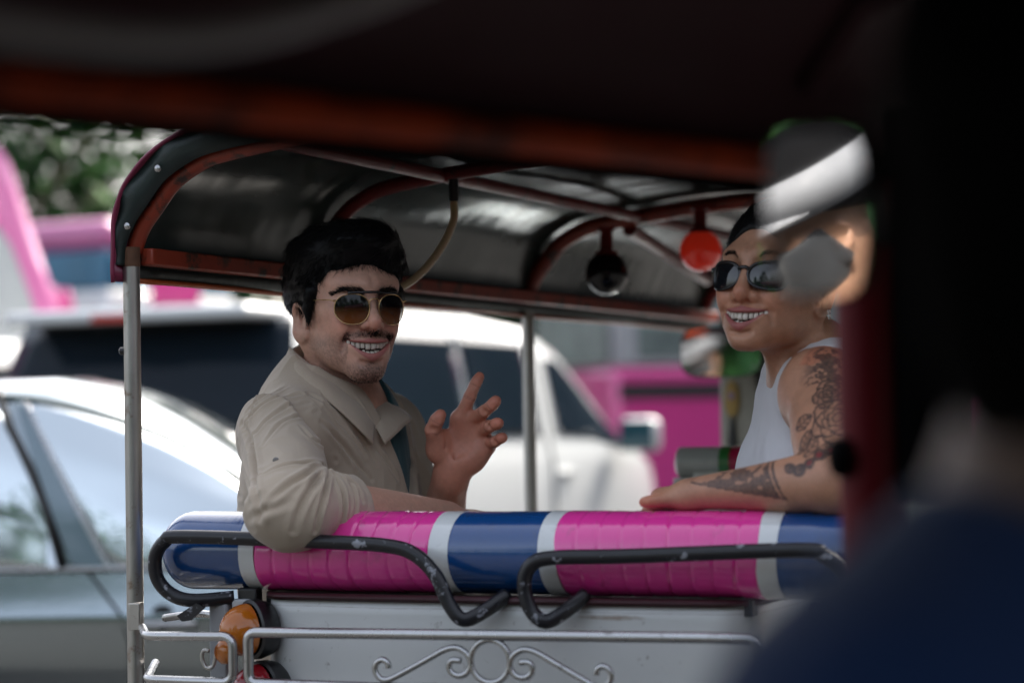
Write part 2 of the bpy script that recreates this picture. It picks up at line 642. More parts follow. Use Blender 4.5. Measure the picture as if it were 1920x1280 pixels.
def head_colour(Q, p, base, stubble=0.0, lip=(0.42, 0.15, 0.13), brow=1.0):
    """albedo by place on the face: ruddier nose, cheeks and ears, lips, stubble, mouth lining"""
    base = np.array(base)
    n = len(Q)
    C = np.tile(base, (n, 1))
    ax = np.abs(Q[:, 0])
    mott = fbm(Q * 90, 3)[:, None]
    C = C * (1 + 0.15 * mott + .07 * vnoise(Q * 420)[:, None])
    red = np.exp(-((ax - .040) / .022) ** 2 - ((Q[:, 2] + .038) / .022) ** 2) * (Q[:, 1] < -.03) * .6
    red = red + np.exp(-(ax / .014) ** 2 - ((Q[:, 2] + .042) / .014) ** 2) * (Q[:, 1] < -.09) * .7
    red = red + smoothstep(.076, .084, ax) * .8
    red = np.clip(red, 0, 1)[:, None]
    C = C * (1 - red) + C * np.array([1.05, 0.76, 0.71]) * red
    # lips
    zu, zl = mouth_edges(Q[:, 0], p)
    t = np.clip(ax / p['corner'], 0, 1)
    hu = 0.0088 * (1 - .70 * t) * (p['lip_u'] / .0045); hl = 0.0125 * (1 - .75 * t) * (p['lip_l'] / .0065)
    m = np.minimum(smoothstep(zu + hu + .0010, zu + hu - .0012, Q[:, 2]), smoothstep(zl - hl - .0010, zl - hl + .0015, Q[:, 2]))
    m = m * (ax < p['corner'] + .002) * (Q[:, 1] < -.075)
    lipc = np.array(lip) * (1 + .12 * fbm(Q * np.array([500, 120, 120]), 2)[:, None])
    C = C * (1 - m[:, None]) + lipc * m[:, None]
    inner = (Q[:, 2] < zu + .0008) & (Q[:, 2] > zl - .0008) & (Q[:, 1] > arch(Q[:, 0]) + .003) & (ax < p['corner']) & (Q[:, 1] < -.05)
    C[inner] = (0.07, 0.016, 0.014)
    if stubble > 0:
        fine = 0.62 + 0.38 * vnoise(Q * 700)
        # moustache
        mz = np.exp(-((Q[:, 2] - (p['nose_z'] - .0160 - .10 * np.maximum(ax - .012, 0) - 4.0 * np.maximum(ax - .012, 0) ** 2)) / .0074) ** 4) * smoothstep(.042, .035, ax) * (Q[:, 1] < -.07) * (1 - .35 * np.exp(-(ax / .003) ** 2))
        mz = mz * (1 - m)
        chin = np.exp(-(ax / .024) ** 4 - ((Q[:, 2] - p['chin_z'] + .009) / .0150) ** 4) * (Q[:, 1] < -.05)
        soul = np.exp(-(ax / .009) ** 2 - ((Q[:, 2] - p['mz_l'] + .0135) / .005) ** 2) * (Q[:, 1] < -.07) * (1 - m) * .6
        beard = smoothstep(-.046, -.066, Q[:, 2] + 0.25 * np.maximum(.075 - ax - .02, 0) * 0) * smoothstep(.012, -.012, Q[:, 1]) * (1 - m) * smoothstep(-.150, -.132, Q[:, 2])
        beard = beard * np.where(ax < .034, smoothstep(-.088, -.104, Q[:, 2]), 1)
        side = smoothstep(-.03, -.06, Q[:, 2]) * 0
        s = np.clip(mz * .66 + chin * .70 + soul + beard * .62 + side, 0, .93) * fine * stubble
        hair = np.array([0.030, 0.022, 0.020])
        C = C * (1 - s[:, None]) + hair * s[:, None]
    return np.clip(C, 0.004, 1)


def teeth_mesh(p, upper_h=0.0108, n_low=4):
    """one mesh of rounded teeth along the dental arch, in the head frame"""
    mb = MB()
    xs = [0.0043, 0.0120, 0.0188, 0.0248, 0.0302]
    ws = [0.0084, 0.0068, 0.0070, 0.0062, 0.006]
    def tooth(cx, w, z0, z1, yo, th=0.0045):
        a = math.atan(26 * cx)                       # slope of the arch
        c = np.array([cx, arch(cx) + yo, 0]); ux = np.array([math.cos(a), math.sin(a), 0]); uy = np.array([-math.sin(a), math.cos(a), 0])
        rows = []
        for k, (f, s, dy) in enumerate(((0, .78, .0012), (.12, .96, .0002), (.5, 1.0, -.0004), (.85, .9, .0006), (1, .8, .0016))):
            z = z0 + (z1 - z0) * f
            ring = []
            for j in range(12):
                t = 2 * math.pi * j / 12
                ex = math.copysign(abs(math.cos(t)) ** .6, math.cos(t)); ey = math.copysign(abs(math.sin(t)) ** .6, math.sin(t))
                ring.append(c + ux * (w * .470 * s * ex) + uy * (th * .5 * s * ey + dy) + np.array([0, 0, z]))
            rows.append(ring)
        vs = [q for r in rows for q in r]; fs = []
        for i in range(4):
            for j in range(12):
                l = (j + 1) % 12
                fs.append((i * 12 + j, i * 12 + l, (i + 1) * 12 + l, (i + 1) * 12 + j))
        fs += [tuple(range(12)), tuple(range(48, 60))]
        mb.add(vs, fs)
    for s in (-1, 1):
        for i, (x, w) in enumerate(zip(xs, ws)):
            zu = float(mouth_edges(np.array([x]), p)[0][0])
            hh = upper_h * (1.0, .88, .97, .8, .7)[i]
            tooth(s * x, w, zu - hh + .0022, zu + .004, .0050 + .0006 * (i == 1))
            if i < n_low:
                zl = float(mouth_edges(np.array([x]), p)[1][0])
                tooth(s * x * .82, w * .78, zl - .004, min(zl + .0046, zu - hh + .0004), .0078, .004)
    return mb


def skin_material(name, rough=0.40, sss=0.10, pore=0.35):
    t = NT(name)
    at = t.n('ShaderNodeAttribute', attribute_name='Col')
    f = t.noise(220, 4, 0.6)
    c = t.mix(t.math('MULTIPLY', f, 0.25), at.outputs['Color'], (0.05, 0.02, 0.012), 'MULTIPLY')
    t.set(col=at.outputs['Color'], sss=sss, spec=0.45)
    t.b.inputs['Subsurface Radius'].default_value = (1.0, 0.35, 0.2)
    t.b.inputs['Subsurface Scale'].default_value = 0.006
    r = t.n('ShaderNodeMapRange'); r.inputs['To Min'].default_value = rough - .1; r.inputs['To Max'].default_value = rough + .14
    t.l(t.noise(60, 3), r.inputs['Value']); t.set(rough=r.outputs[0])
    t.bump(t.noise(900, 3, 0.7), pore, 0.0010)
    return t.m


def strands(roots, dirs, lengths, width, seg=4, curl=None, grav=0.0, taper=1.0, seed=1):
    """tapered three-sided hairs as one quad mesh; curl: per-hair bend vector added along the length"""
    r = np.random.default_rng(seed)
    n = len(roots)
    d = dirs / (np.linalg.norm(dirs, axis=1, keepdims=True) + 1e-9)
    up = np.array([0, 0, 1.0])
    rings = []
    a = np.cross(d, up + 0.3 * r.normal(size=(n, 3))); a /= np.linalg.norm(a, axis=1, keepdims=True) + 1e-9
    b = np.cross(d, a)
    w = np.broadcast_to(np.asarray(width, float), (n,))
    for k in range(seg + 1):
        t = k / seg
        c = roots + d * (lengths * t)[:, None]
        if curl is not None: c = c + curl * (t * t)
        c = c - np.array([0, 0, grav]) * (t * t) * lengths[:, None]
        ww = (w * (1 - taper * t ** 1.6 * .92))[:, None]
        rings.append(np.stack([c + a * ww * math.cos(q) + b * ww * math.sin(q) for q in (0, 2.094, 4.189)], 1))
    V = np.stack(rings, 1).reshape(-1, 3)                # hair, ring, 3
    base = (np.arange(n) * (seg + 1) * 3)[:, None]
    F = []
    for k in range(seg):
        for j in range(3):
            l = (j + 1) % 3
            F.append(np.stack([base[:, 0] + k * 3 + j, base[:, 0] + k * 3 + l, base[:, 0] + (k + 1) * 3 + l, base[:, 0] + (k + 1) * 3 + j], 1))
    return V, np.concatenate(F)


# ------------------------------------------------------------------ the man
M_SKIN = skin_material('skin')
M_TEETH = simple('teeth', (0.70, 0.64, 0.55), 0.22, var=.05)
M_HAIR = simple('black_hair', (0.004, 0.0038, 0.004), 0.45, spec=0.16, var=.3)


def head_frame(c, R, scale=1.0):
    R32 = R.astype(f32)
    def to_local(P): return ((P - c.astype(f32)) @ R32) / f32(scale)
    def to_world(V): return (np.asarray(V) * scale) @ R.T + c
    return to_local, to_world


def axes(a, b, n):
    """rotation with columns: side direction, front direction made square to it, up"""
    s = (b - a) / np.linalg.norm(b - a)
    up = np.array([0, 0, 1.0]); s = s - up * (s @ up); s /= np.linalg.norm(s)
    f = np.cross(up, s)
    return np.stack([s, f, up], 1)


MC = W(648, 563, 3.44)
MR = rot(27, 1, 0)
m_loc, m_wor = head_frame(MC, MR)
m_sR = W(533, 812, 3.35)          # his right shoulder, nearest the camera
m_sL = W(712, 822, 3.66)
m_eR = W(545, 955, 3.10)
m_wR = W(834, 974, 3.36)
m_eL = W(806, 1100, 3.60)
m_wL = W(845, 890, 3.455)
m_mid = (m_sR + m_sL) / 2
m_ax = axes(m_sL, m_sR, None)     # columns: towards his right, front, up
if m_ax[:, 1] @ np.array([1, -1, 0]) < 0: m_ax[:, 1] *= -1
m_front = m_ax[:, 1]
m_neck0 = m_wor(np.array([0, 0.022, -0.045])); m_neck1 = W(632, 790, 3.49)
m_chest = W(628, 930, 3.49); m_belly = W(632, 1110, 3.48)

# left hand, palm towards the camera: joints of every finger
HAND = {
    'index': ([(862, 785, 3.447), (881, 744, 3.436), (890, 722, 3.434), (899, 706, 3.438)], (.0112, .0096, .0086, .0076)),
    'middle': ([(886, 787, 3.447), (908, 771, 3.412), (922, 760, 3.398), (930, 751, 3.396)], (.0110, .0098, .0090, .0080)),
    'ring': ([(902, 808, 3.445), (918, 799, 3.412), (929, 795, 3.396), (935, 793, 3.390)], (.0105, .0094, .0087, .0078)),
    'little': ([(914, 834, 3.442), (928, 828, 3.418), (938, 822, 3.408), (943, 820, 3.404)], (.0095, .0085, .0078, .0071)),
    'thumb': ([(824, 838, 3.440), (811, 806, 3.420), (819, 788, 3.412), (826, 777, 3.412)], (.0175, .0120, .0110, .0085)),
}
HJ = {k: ([W(*q) for q in v[0]], v[1]) for k, v in HAND.items()}


PALM_LINES = ([(860, 783, 3.427), (868, 805, 3.426), (861, 840, 3.428), (850, 868, 3.430)],
              [(868, 792, 3.427), (884, 818, 3.426), (908, 842, 3.427)],
              [(884, 800, 3.428), (897, 822, 3.427), (921, 846, 3.429)],
              [(833, 806, 3.424), (838, 820, 3.426), (836, 840, 3.424)])


def m_hand(P):
    w = m_wL
    d = cone(P, W(846, 900, 3.456), W(852, 868, 3.452), 0.0245, 0.0260)
    pal = None
    for k, r in (('index', .0150), ('middle', .0150), ('ring', .0145), ('little', .0140)):
        b = HJ[k][0][0]
        e = cone(P, W(856, 868, 3.452), b + np.array([0, .003, 0]), 0.0185, r)
        pal = e if pal is None else su(pal, e, 0.010)
    d = su(d, pal, 0.015)
    d = su(d, ell(P, W(824, 836, 3.438), A(.0205, .0165, .0270), rot(0, 0, 18)), 0.012)      # ball of the thumb
    d = su(d, ell(P, W(892, 857, 3.446), A(.0185, .0160, .0270), rot(0, 0, 30)), 0.012)      # heel below the little finger
    for k in ('index', 'middle', 'ring', 'little', 'thumb'):
        pts, rs = HJ[k]
        f = chain(P, pts, rs, 0.002)
        for q, r in zip(pts[1:3], rs[1:3]):                                                 # pads swell between the joints
            f = ss(f, sph(P, q + np.array([0, -r * 1.25, 0]), r * .42), r * .6)
        f = su(f, sph(P, (pts[2] + pts[3]) / 2 + np.array([0, -.0015, 0]), rs[3] * 1.02), .004)
        d = su(d, f, 0.0065)
    # palm creases and hollow
    d = ss(d, ell(P, W(862, 826, 3.428), A(.016, .0085, .020)), 0.014)
    for pl in ([(860, 783, 3.427), (868, 805, 3.426), (861, 840, 3.428), (850, 868, 3.430)],
               [(868, 792, 3.427), (884, 818, 3.426), (908, 842, 3.427)],
               [(884, 800, 3.428), (897, 822, 3.427), (921, 846, 3.429)],
               [(833, 806, 3.424), (838, 820, 3.426), (836, 840, 3.424)]):
        d = ss(d, chain(P, [W(*q) for q in pl], [.0019] * len(pl)), 0.0050)
    return d


m_handc = W(868, 805, 3.43)


def man_body(P):
    h = within(P, MC - np.array([0, 0, .0]), 0.175, lambda q: head_sdf(m_loc(q), MAN), 0.035)
    d = cone(P, m_neck0, m_neck1, 0.0480, 0.0580)
    a = m_neck0 + MR @ np.array([0.0, -0.018, -0.040])
    d = su(d, cone(P, a, m_neck1 + m_front * .03, 0.018, 0.03), .02)
    d = su(d, sph(P, m_neck0 + MR @ np.array([0.004, -0.036, -0.068]), .010), .02)        # adam's apple
    lob = m_wor(np.array([-0.066, 0.014, -0.05]))
    d = su(d, cone(P, lob, m_neck1 + m_front * .055 + np.array([0, 0, -.02]), 0.012, 0.014), .022)   # neck tendon
    d = su(h, d, 0.016)
    t = ell(P, m_chest, A(.155, .105, .215), m_ax)
    t = su(t, cone(P, m_sR, m_sL, .048, .048), .05)
    t = su(t, ell(P, m_belly, A(.135, .105, .2), m_ax), .06)
    d = su(d, t, .03)
    d = su(d, cone(P, m_sR, m_eR, .046, .038), .02)
    el = (m_eR + m_wR) / 2
    d = su(d, chain(P, [m_eR, m_eR + (m_wR - m_eR) * .3, m_eR + (m_wR - m_eR) * .62, m_wR], [.038, .0440, .0375, .0285]), .015)
    # right hand lies beyond the bolster: palm and four fingers
    hd = (m_wR - m_eR) / np.linalg.norm(m_wR - m_eR); dn = np.array([0, 0, -1.0]); sd = np.cross(hd, dn)
    pc = m_wR + hd * .045
    d = su(d, ell(P, pc, A(.05, .018, .042), np.stack([hd, np.array([0, 0, 1.0]), sd], 1)), .02)
    for i, (o, L) in enumerate(((-.030, .07), (-.010, .08), (.010, .075), (.029, .06))):
        b = m_wR + hd * .085 + sd * o
        d = su(d, chain(P, [b, b + hd * L * .4 + dn * L * .12, b + hd * L * .65 + dn * L * .45, b + hd * L * .72 + dn * L * .75], [.0105, .0095, .0088, .0078]), .006)
    b = m_wR + hd * .03 - sd * .035
    d = su(d, chain(P, [b, b + hd * .035 - sd * .015, b + hd * .06 - sd * .02 + dn * .008], [.014, .0115, .009]), .008)
    d = su(d, cone(P, m_sL, m_eL, .050, .042), .03)
    d = su(d, chain(P, [m_eL, m_eL + (m_wL - m_eL) * .35, m_wL], [.040, .0405, .0265]), .02)
    d = su(d, within(P, m_handc, .135, m_hand, .03), .012)
    return np.maximum(d, f32(1.00) - P[:, 2])


def skin_colour_body(V, base, seed=0):
    C = np.tile(np.array(base), (len(V), 1))
    return C * (1 + .10 * fbm(V * 70 + seed, 3)[:, None] + .10 * fbm(V * 300, 2)[:, None])


man = empty('person', (MC[0], MC[1], 0.45))
tag(man, 'smiling man in beige shirt and brown sunglasses, one palm raised above the seat bolster', 'person', 'passengers on the rear seat')
ML = -np.array(man.location)
MAN_BASE = (0.62, 0.350, 0.255)


def build_man():
    lo = np.array([-.42, 2.98, 0.98]); hi = np.array([0.03, 3.78, 1.68])
    V, F = mesh_sdf(man_body, lo, hi, 0.0021)
    V = relax(V, F, 1, .35)
    Q = (V - MC) @ MR
    C = skin_colour_body(V, MAN_BASE)
    hm = (np.linalg.norm(Q * [1, 1, .8], axis=1) < .16) & (Q[:, 2] > -.16)
    C[hm] = head_colour(Q[hm], MAN, MAN_BASE, 1.0)
    # palms are pinker than the rest
    dh = np.linalg.norm(V - m_handc, axis=1)
    pk = smoothstep(.13, .08, dh)[:, None]
    C = C * (1 - pk) + C * np.array([.98, .76, .70]) * pk
    for k, (pts, rs) in HJ.items():                                       # redder fingertips
        g = np.exp(-(np.linalg.norm(V - pts[3], axis=1) / .011) ** 2)[:, None]
        C = C * (1 - g) + C * np.array([1.06, .78, .74]) * g
    for k, (pts, rs) in HJ.items():                                       # creases at the finger joints
        for i in (1, 2):
            ax_ = (pts[i + 1] - pts[i - 1]) / np.linalg.norm(pts[i + 1] - pts[i - 1])
            q = V - pts[i]
            for o_ in ((-.0012, .0012) if i == 1 else (0,)):
                g = .42 * np.exp(-((q @ ax_ - o_) / .0008) ** 2) * (np.linalg.norm(q, axis=1) < rs[i] * 1.8)
                C = C * (1 - g[:, None] * np.array([.8, 1, 1]))
    for pl in PALM_LINES:
        d_, t_ = seg_dist(V, smooth_path([W(*q) for q in pl], 5))
        g = .45 * np.exp(-(d_ / .0014) ** 2)[:, None] * (dh < .09)[:, None]
        C = C * (1 - g * np.array([.8, 1, 1]))
    o = mesh_obj('body', V + ML, F, M_SKIN, man)
    set_col(o, np.clip(C, .004, 1))
    return V, F


mV, mF = build_man()
T = teeth_mesh(MAN, .0118, 3)
T.v = [tuple(m_wor(np.array(v)) + ML) for v in T.v]
T.build('teeth', M_TEETH, man, auto=0)


# ------------------------------------------------------------------ the man's hair, glasses and clothes
def hair_cap_man(Q):
    X = Q.copy(); X[:, 0] = np.abs(X[:, 0])
    d = ell(X, A(0, .014, .044), A(.0805, .099, .0780))
    d = su(d, ell(Q, A(.004, -.050, .084), A(.060, .050, .035)), .02)
    d = su(d, ell(Q, A(-.036, .004, .072), A(.046, .062, .034)), .02)
    d = su(d, ell(Q, A(.040, -.022, .060), A(.044, .058, .034)), .02)
    d = su(d, ell(X, A(0, .055, .014), A(.0765, .058, .070)), .02)
    d = su(d, ell(X, A(.064, .012, .012), A(.0160, .050, .036)), .01)
    d = ss(d, ell(Q, A(-.008, -.108, -.002), A(.066, .054, .0575)), .008)     # forehead
    d = ss(d, ell(X, A(.030, -.110, -.03), A(.050, .078, .060)), .008)       # temples
    d = ss(d, ell(X, A(.088, .006, -.040), A(.020, .022, .034)), .006)       # round the ears
    d = np.maximum(d, -(X[:, 2] + .062 + .20 * (X[:, 1] - .05)))
    d = su(d, chain(X, [A(.0700, -.030, .012), A(.0715, -.024, -.012), A(.0690, -.022, -.034)], [.0120, .0090, .0045]), .006)   # sideburn
    n = fbm(Q * np.array([38, 30, 38]), 3) * .0036 + np.abs(vnoise(Q * np.array([90, 26, 70]))) * .0016
    return d - n.astype(f32) + .0015


def flow_man(p, r):
    """combing direction on the scalp: up and back from the forehead, sweeping to his right, down at the sides"""
    n = len(p)
    top = smoothstep(.03, .09, p[:, 2])
    f = np.stack([-.55 + .25 * r.normal(size=n) + 2 * p[:, 0] * (1 - top), .35 - 6 * np.maximum(-p[:, 1] - .03, 0) + .3 * r.normal(size=n), np.zeros(n)], 1)
    down = np.stack([.2 * r.normal(size=n), .45 + .2 * r.normal(size=n), -1.0 + .2 * r.normal(size=n)], 1)
    return f * top[:, None] + down * (1 - top[:, None])


def man_hair():
    V, F = mesh_sdf(hair_cap_man, (-.115, -.115, -.09), (.115, .145, .16), .0025)
    N = vnormals(V, F)
    r = np.random.default_rng(3)
    hair = mesh_obj('hair', m_wor(V) + ML, F, M_HAIR, man)
    idx = r.choice(len(V), 11000)
    root = V[idx] - N[idx] * .002
    fl = flow_man(root, r)
    nn = N[idx]
    fl = fl - nn * np.sum(fl * nn, 1, keepdims=True)
    fl /= np.linalg.norm(fl, axis=1, keepdims=True) + 1e-9
    lift = r.uniform(.02, .34, len(idx))
    d = fl + nn * lift[:, None]
    L = r.uniform(.012, .034, len(idx)) * np.where(root[:, 2] > .04, 1, .55)
    curl = -nn * (L * lift * .8)[:, None] + r.normal(size=(len(idx), 3)) * .002
    parts = [strands(root, d, L, r.uniform(.0003, .0007, len(idx)), 4, curl, .05)]
    # fringe locks over the forehead
    k = 260
    fx = np.concatenate([r.uniform(-.062, .058, k - 70), r.normal(.046, .006, 70)])
    fr = np.stack([fx, -.078 + 7.5 * fx ** 2, .070 - 1.2 * fx ** 2 + r.normal(0, .003, k)], 1)
    fd = np.stack([.35 * fx / .05 + .25 * r.normal(size=k), -.55 + .15 * r.normal(size=k), -.85 + .2 * r.normal(size=k)], 1)
    fL = r.uniform(.012, .026, k); fL[-70:] = r.uniform(.026, .042, 70)
    parts.append(strands(fr, fd, fL, .0005, 5, np.tile([0, .006, -.004], (k, 1)) + r.normal(size=(k, 3)) * .003, .1, seed=5))
    # wisps along the hairline
    edge = np.where((np.abs(head_sdf(V.astype(f32), MAN)) < .0050) & (V[:, 2] > -.03) & (V[:, 1] < .03))[0]
    k = 2200
    e = r.choice(edge, k)
    ed = np.stack([.35 * np.sign(V[e, 0]) * (V[e, 2] > .03) + .25 * r.normal(size=k) - .25, -.25 + .2 * r.normal(size=k) - .5 * (V[e, 2] < .03), -.8 + .3 * r.normal(size=k)], 1) + .35 * N[e]
    parts.append(strands(V[e] - N[e] * .001, ed, r.uniform(.004, .012, k) * (1 + .6 * (V[e, 2] > .04)), .00032, 4, r.normal(size=(k, 3)) * .0015, .05, seed=6))
    vs, fs, o = [], [], 0
    for v, f in parts:
        vs.append(v); fs.append(f + o); o += len(v)
    mesh_obj('hair_strands', m_wor(np.concatenate(vs)) + ML, np.concatenate(fs), M_HAIR, hair)


def brow_strands(side, pts, n, L, seed, loc2world, parent, mat, off, name='eyebrow', thick=.0045):
    r = np.random.default_rng(seed)
    P = np.array(smooth_path(pts, 10))
    t = r.uniform(0, len(P) - 1.01, n); i = t.astype(int); f = (t - i)[:, None]
    root = P[i] * (1 - f) + P[i + 1] * f
    w = thick * (1 - .6 * (t / len(P)))
    root[:, 2] += r.uniform(-1, 1, n) * w
    root[:, 0] *= side
    d = np.stack([side * (.7 + .2 * r.normal(size=n)), np.full(n, .05) + .1 * r.normal(size=n), .35 + .3 * r.normal(size=n)], 1)
    d[:, 1] += .45 * np.abs(root[:, 0]) / .05
    v, fc = strands(root, d, r.uniform(.6, 1.1, n) * L, .00035, 3, None, 0, seed=seed)
    return mesh_obj(name, loc2world(v) + off, fc, mat, parent)


def beard_strands(V, mask, n, L, seed, frame_R, parent, off, name):
    r = np.random.default_rng(seed)
    pr = mask / mask.sum()
    idx = r.choice(len(V), n, p=pr)
    Nn = vnormals(V, mF)[idx]
    d = Nn * .6 + frame_R @ np.array([0, -.2, -.9]) + r.normal(size=(n, 3)) * .25
    v, f = strands(V[idx] - Nn * .0004, d, r.uniform(.5, 1.1, n) * L, .00028, 2, None, 0, seed=seed)
    return mesh_obj(name, v + off, f, M_HAIR, parent)


man_hair()
for s in (-1, 1):
    brow_strands(s, [(.011, -.0985, .0080), (.026, -.0965, .0115), (.041, -.0865, .0115), (.053, -.0735, .0045)], 300, .0085, 20 + s, m_wor, man, M_HAIR, ML)
Qm = (mV - MC) @ MR
axm = np.abs(Qm[:, 0])
mm = np.exp(-((Qm[:, 2] + .0535 + 4.0 * np.maximum(axm - .012, 0) ** 2) / .0050) ** 4) * (axm < .040) * (Qm[:, 1] < -.075) * (np.linalg.norm(Qm, axis=1) < .2)
beard_strands(mV, mm, 800, .0050, 31, MR, man, ML, 'moustache')
mm = np.exp(-(axm / .020) ** 4 - ((Qm[:, 2] + .115) / .012) ** 4) * (Qm[:, 1] < -.06) * (np.linalg.norm(Qm, axis=1) < .2)
beard_strands(mV, mm, 500, .0035, 32, MR, man, ML, 'goatee')

# sunglasses
M_GOLD = simple('gold_wire', (0.62, 0.42, 0.20), 0.22, metal=1.0, var=.05)
M_BLACKPL = simple('black_plastic', (0.012, 0.012, 0.013), 0.22, var=.1)


def lens_mat(name, top, bot, z0, z1, ttop, tbot, spec=.6, coat=.2):
    t = NT(name)
    at = t.n('ShaderNodeAttribute', attribute_name='height')
    c = t.ramp(at.outputs['Fac'], [(z0, bot), (z1, top)])
    a = t.ramp(at.outputs['Fac'], [(z0, tbot), (z1, ttop)])
    t.set(col=c, rough=0.06, spec=spec, alpha=a, coat=coat)
    t.b.inputs['Coat Roughness'].default_value = 0.02
    return t.m


def gp(x, z, y0=-.1085, wrap=6.5): return np.array([x, y0 + wrap * x * x, z])


def lens(cx, cz, rx, rz, sq, parent, mat, world, off, name='lens', y0=-.1085, wrap=6.5, shape=None):
    vs, fs, hv = [], [], []
    n, m = 36, 6
    for k in range(m + 1):
        for j in range(n):
            a = 2 * math.pi * j / n
            ex = math.copysign(abs(math.cos(a)) ** sq, math.cos(a)); ez = math.copysign(abs(math.sin(a)) ** sq, math.sin(a))
            if shape: ex, ez = shape(ex, ez, math.copysign(1, cx))
            x, z = cx + rx * ex * k / m, cz + rz * ez * k / m
            dome = .0022 * (1 - (k / m) ** 2)
            vs.append(gp(x, z, y0, wrap) - np.array([0, dome, 0])); hv.append((z - cz) / (2 * rz) + .5)
    for k in range(m):
        for j in range(n):
            l = (j + 1) % n
            fs.append((k * n + j, k * n + l, (k + 1) * n + l, (k + 1) * n + j))
    o = mesh_obj(name, world(np.array(vs)) + off, np.array(fs), mat, parent)
    set_val(o, hv, 'height')
    rim = [vs[m * n + j] for j in range(n)]
    return o, rim


def aviator(ex, ez, s):
    return ex * (1 - .10 * max(-ez, 0) ** 2), ez * (.92 if ez > 0 else 1.04)


m_lensmat = lens_mat('gradient_lens', (.004, .004, .005), (.17, .055, .014), .12, .58, .99, .84, spec=.3, coat=0.0)
fr = MB()
rims = []
for s in (-1, 1):
    rim_ = []
    for a in np.linspace(0, 2 * math.pi, 40, endpoint=False):
        ex, ez = aviator(math.copysign(abs(math.cos(a)) ** .86, math.cos(a)), math.copysign(abs(math.sin(a)) ** .86, math.sin(a)), s)
        rim_.append(gp(s * .0314 + .0238 * ex, -.0158 + .0228 * ez))
    rims.append(rim_)
    fr.tube([m_wor(p) + ML for p in rims[-1]], .00075, 6, closed=True)
    fr.tube([m_wor(np.array(p)) + ML for p in smooth_path([gp(s * .0535, -.005), (s * .063, -.082, -.003), (s * .0705, -.03, -.002), (s * .0725, .004, -.002), (s * .071, .022, -.012)], 6)], .0008, 6)
    fr.lathe([(.0016, -.002), (.0016, .002)], m_wor(np.array([s * .0550, -.0885, -.0045])) + ML, MR @ np.array([1, 0, 0]), 8)
    fr.tube([m_wor(np.array(p)) + ML for p in smooth_path([gp(s * .0095, -.016), (s * .0125, -.101, -.018), (s * .0115, -.098, -.021)], 4)], .0005, 5)
fr.tube([m_wor(np.array(p)) + ML for p in smooth_path([gp(-.0075, -.007), (-.005, -.1095, -.0025), (.005, -.1095, -.0025), gp(.0075, -.007)], 6)], .0010, 8)
glasses = fr.build('sunglasses', M_GOLD, man, auto=0)
br = MB()
br.tube([m_wor(gp(x, .0068 + .0012 * math.cos(x * 40), -.1100)) + ML for x in np.linspace(-.039, .039, 17)], .0019, 8, flat=(1.0, .6))
br.build('brow_bar', M_BLACKPL, glasses, auto=0)
for s in (-1, 1):
    lens(s * .0314, -.0158, .0235, .0225, .86, glasses, m_lensmat, m_wor, ML, shape=aviator)

# ---- clothes
def cloth_mat(name, col, rough=.85, weave=1400, sheen=.25, var=.06, folds=.0):
    t = NT(name)
    f = t.noise(14, 5, .6)
    c = t.mix(f, tuple(x * (1 - var) for x in col), tuple(min(1, x * (1 + var)) for x in col))
    w = t.noise(weave, 2)
    c = t.mix(t.math('MULTIPLY', w, .22), c, tuple(x * .6 for x in col))
    t.set(col=c, rough=rough, spec=.25, sheen=sheen)
    tc = t.n('ShaderNodeTexCoord'); mp = t.n('ShaderNodeMapping'); mp.inputs['Scale'].default_value = (1, 1, .55); mp.inputs['Rotation'].default_value = (.5, .7, 0)
    t.l(tc.outputs['Object'], mp.inputs['Vector'])
    fold = t.noise(24, 3, .5, vec=mp.outputs[0], dist=.9)
    t.bump(t.math('ADD', t.math('MULTIPLY', fold, folds), t.math('MULTIPLY', w, .05)), .55, .006)
    return t.m


M_SHIRT = cloth_mat('beige_cotton', (0.46, 0.375, 0.285), folds=.7)
M_TEAL = cloth_mat('teal_jersey', (0.015, 0.085, 0.105))
m_sl_end = m_eR + (m_wR - m_eR) * .345
m_fwd = (m_wR - m_eR) / np.linalg.norm(m_wR - m_eR)


def torso_coords(P): return (P - m_mid.astype(f32)) @ m_ax.astype(f32)


z_apex = float(W(0, 965, 3.4)[2])


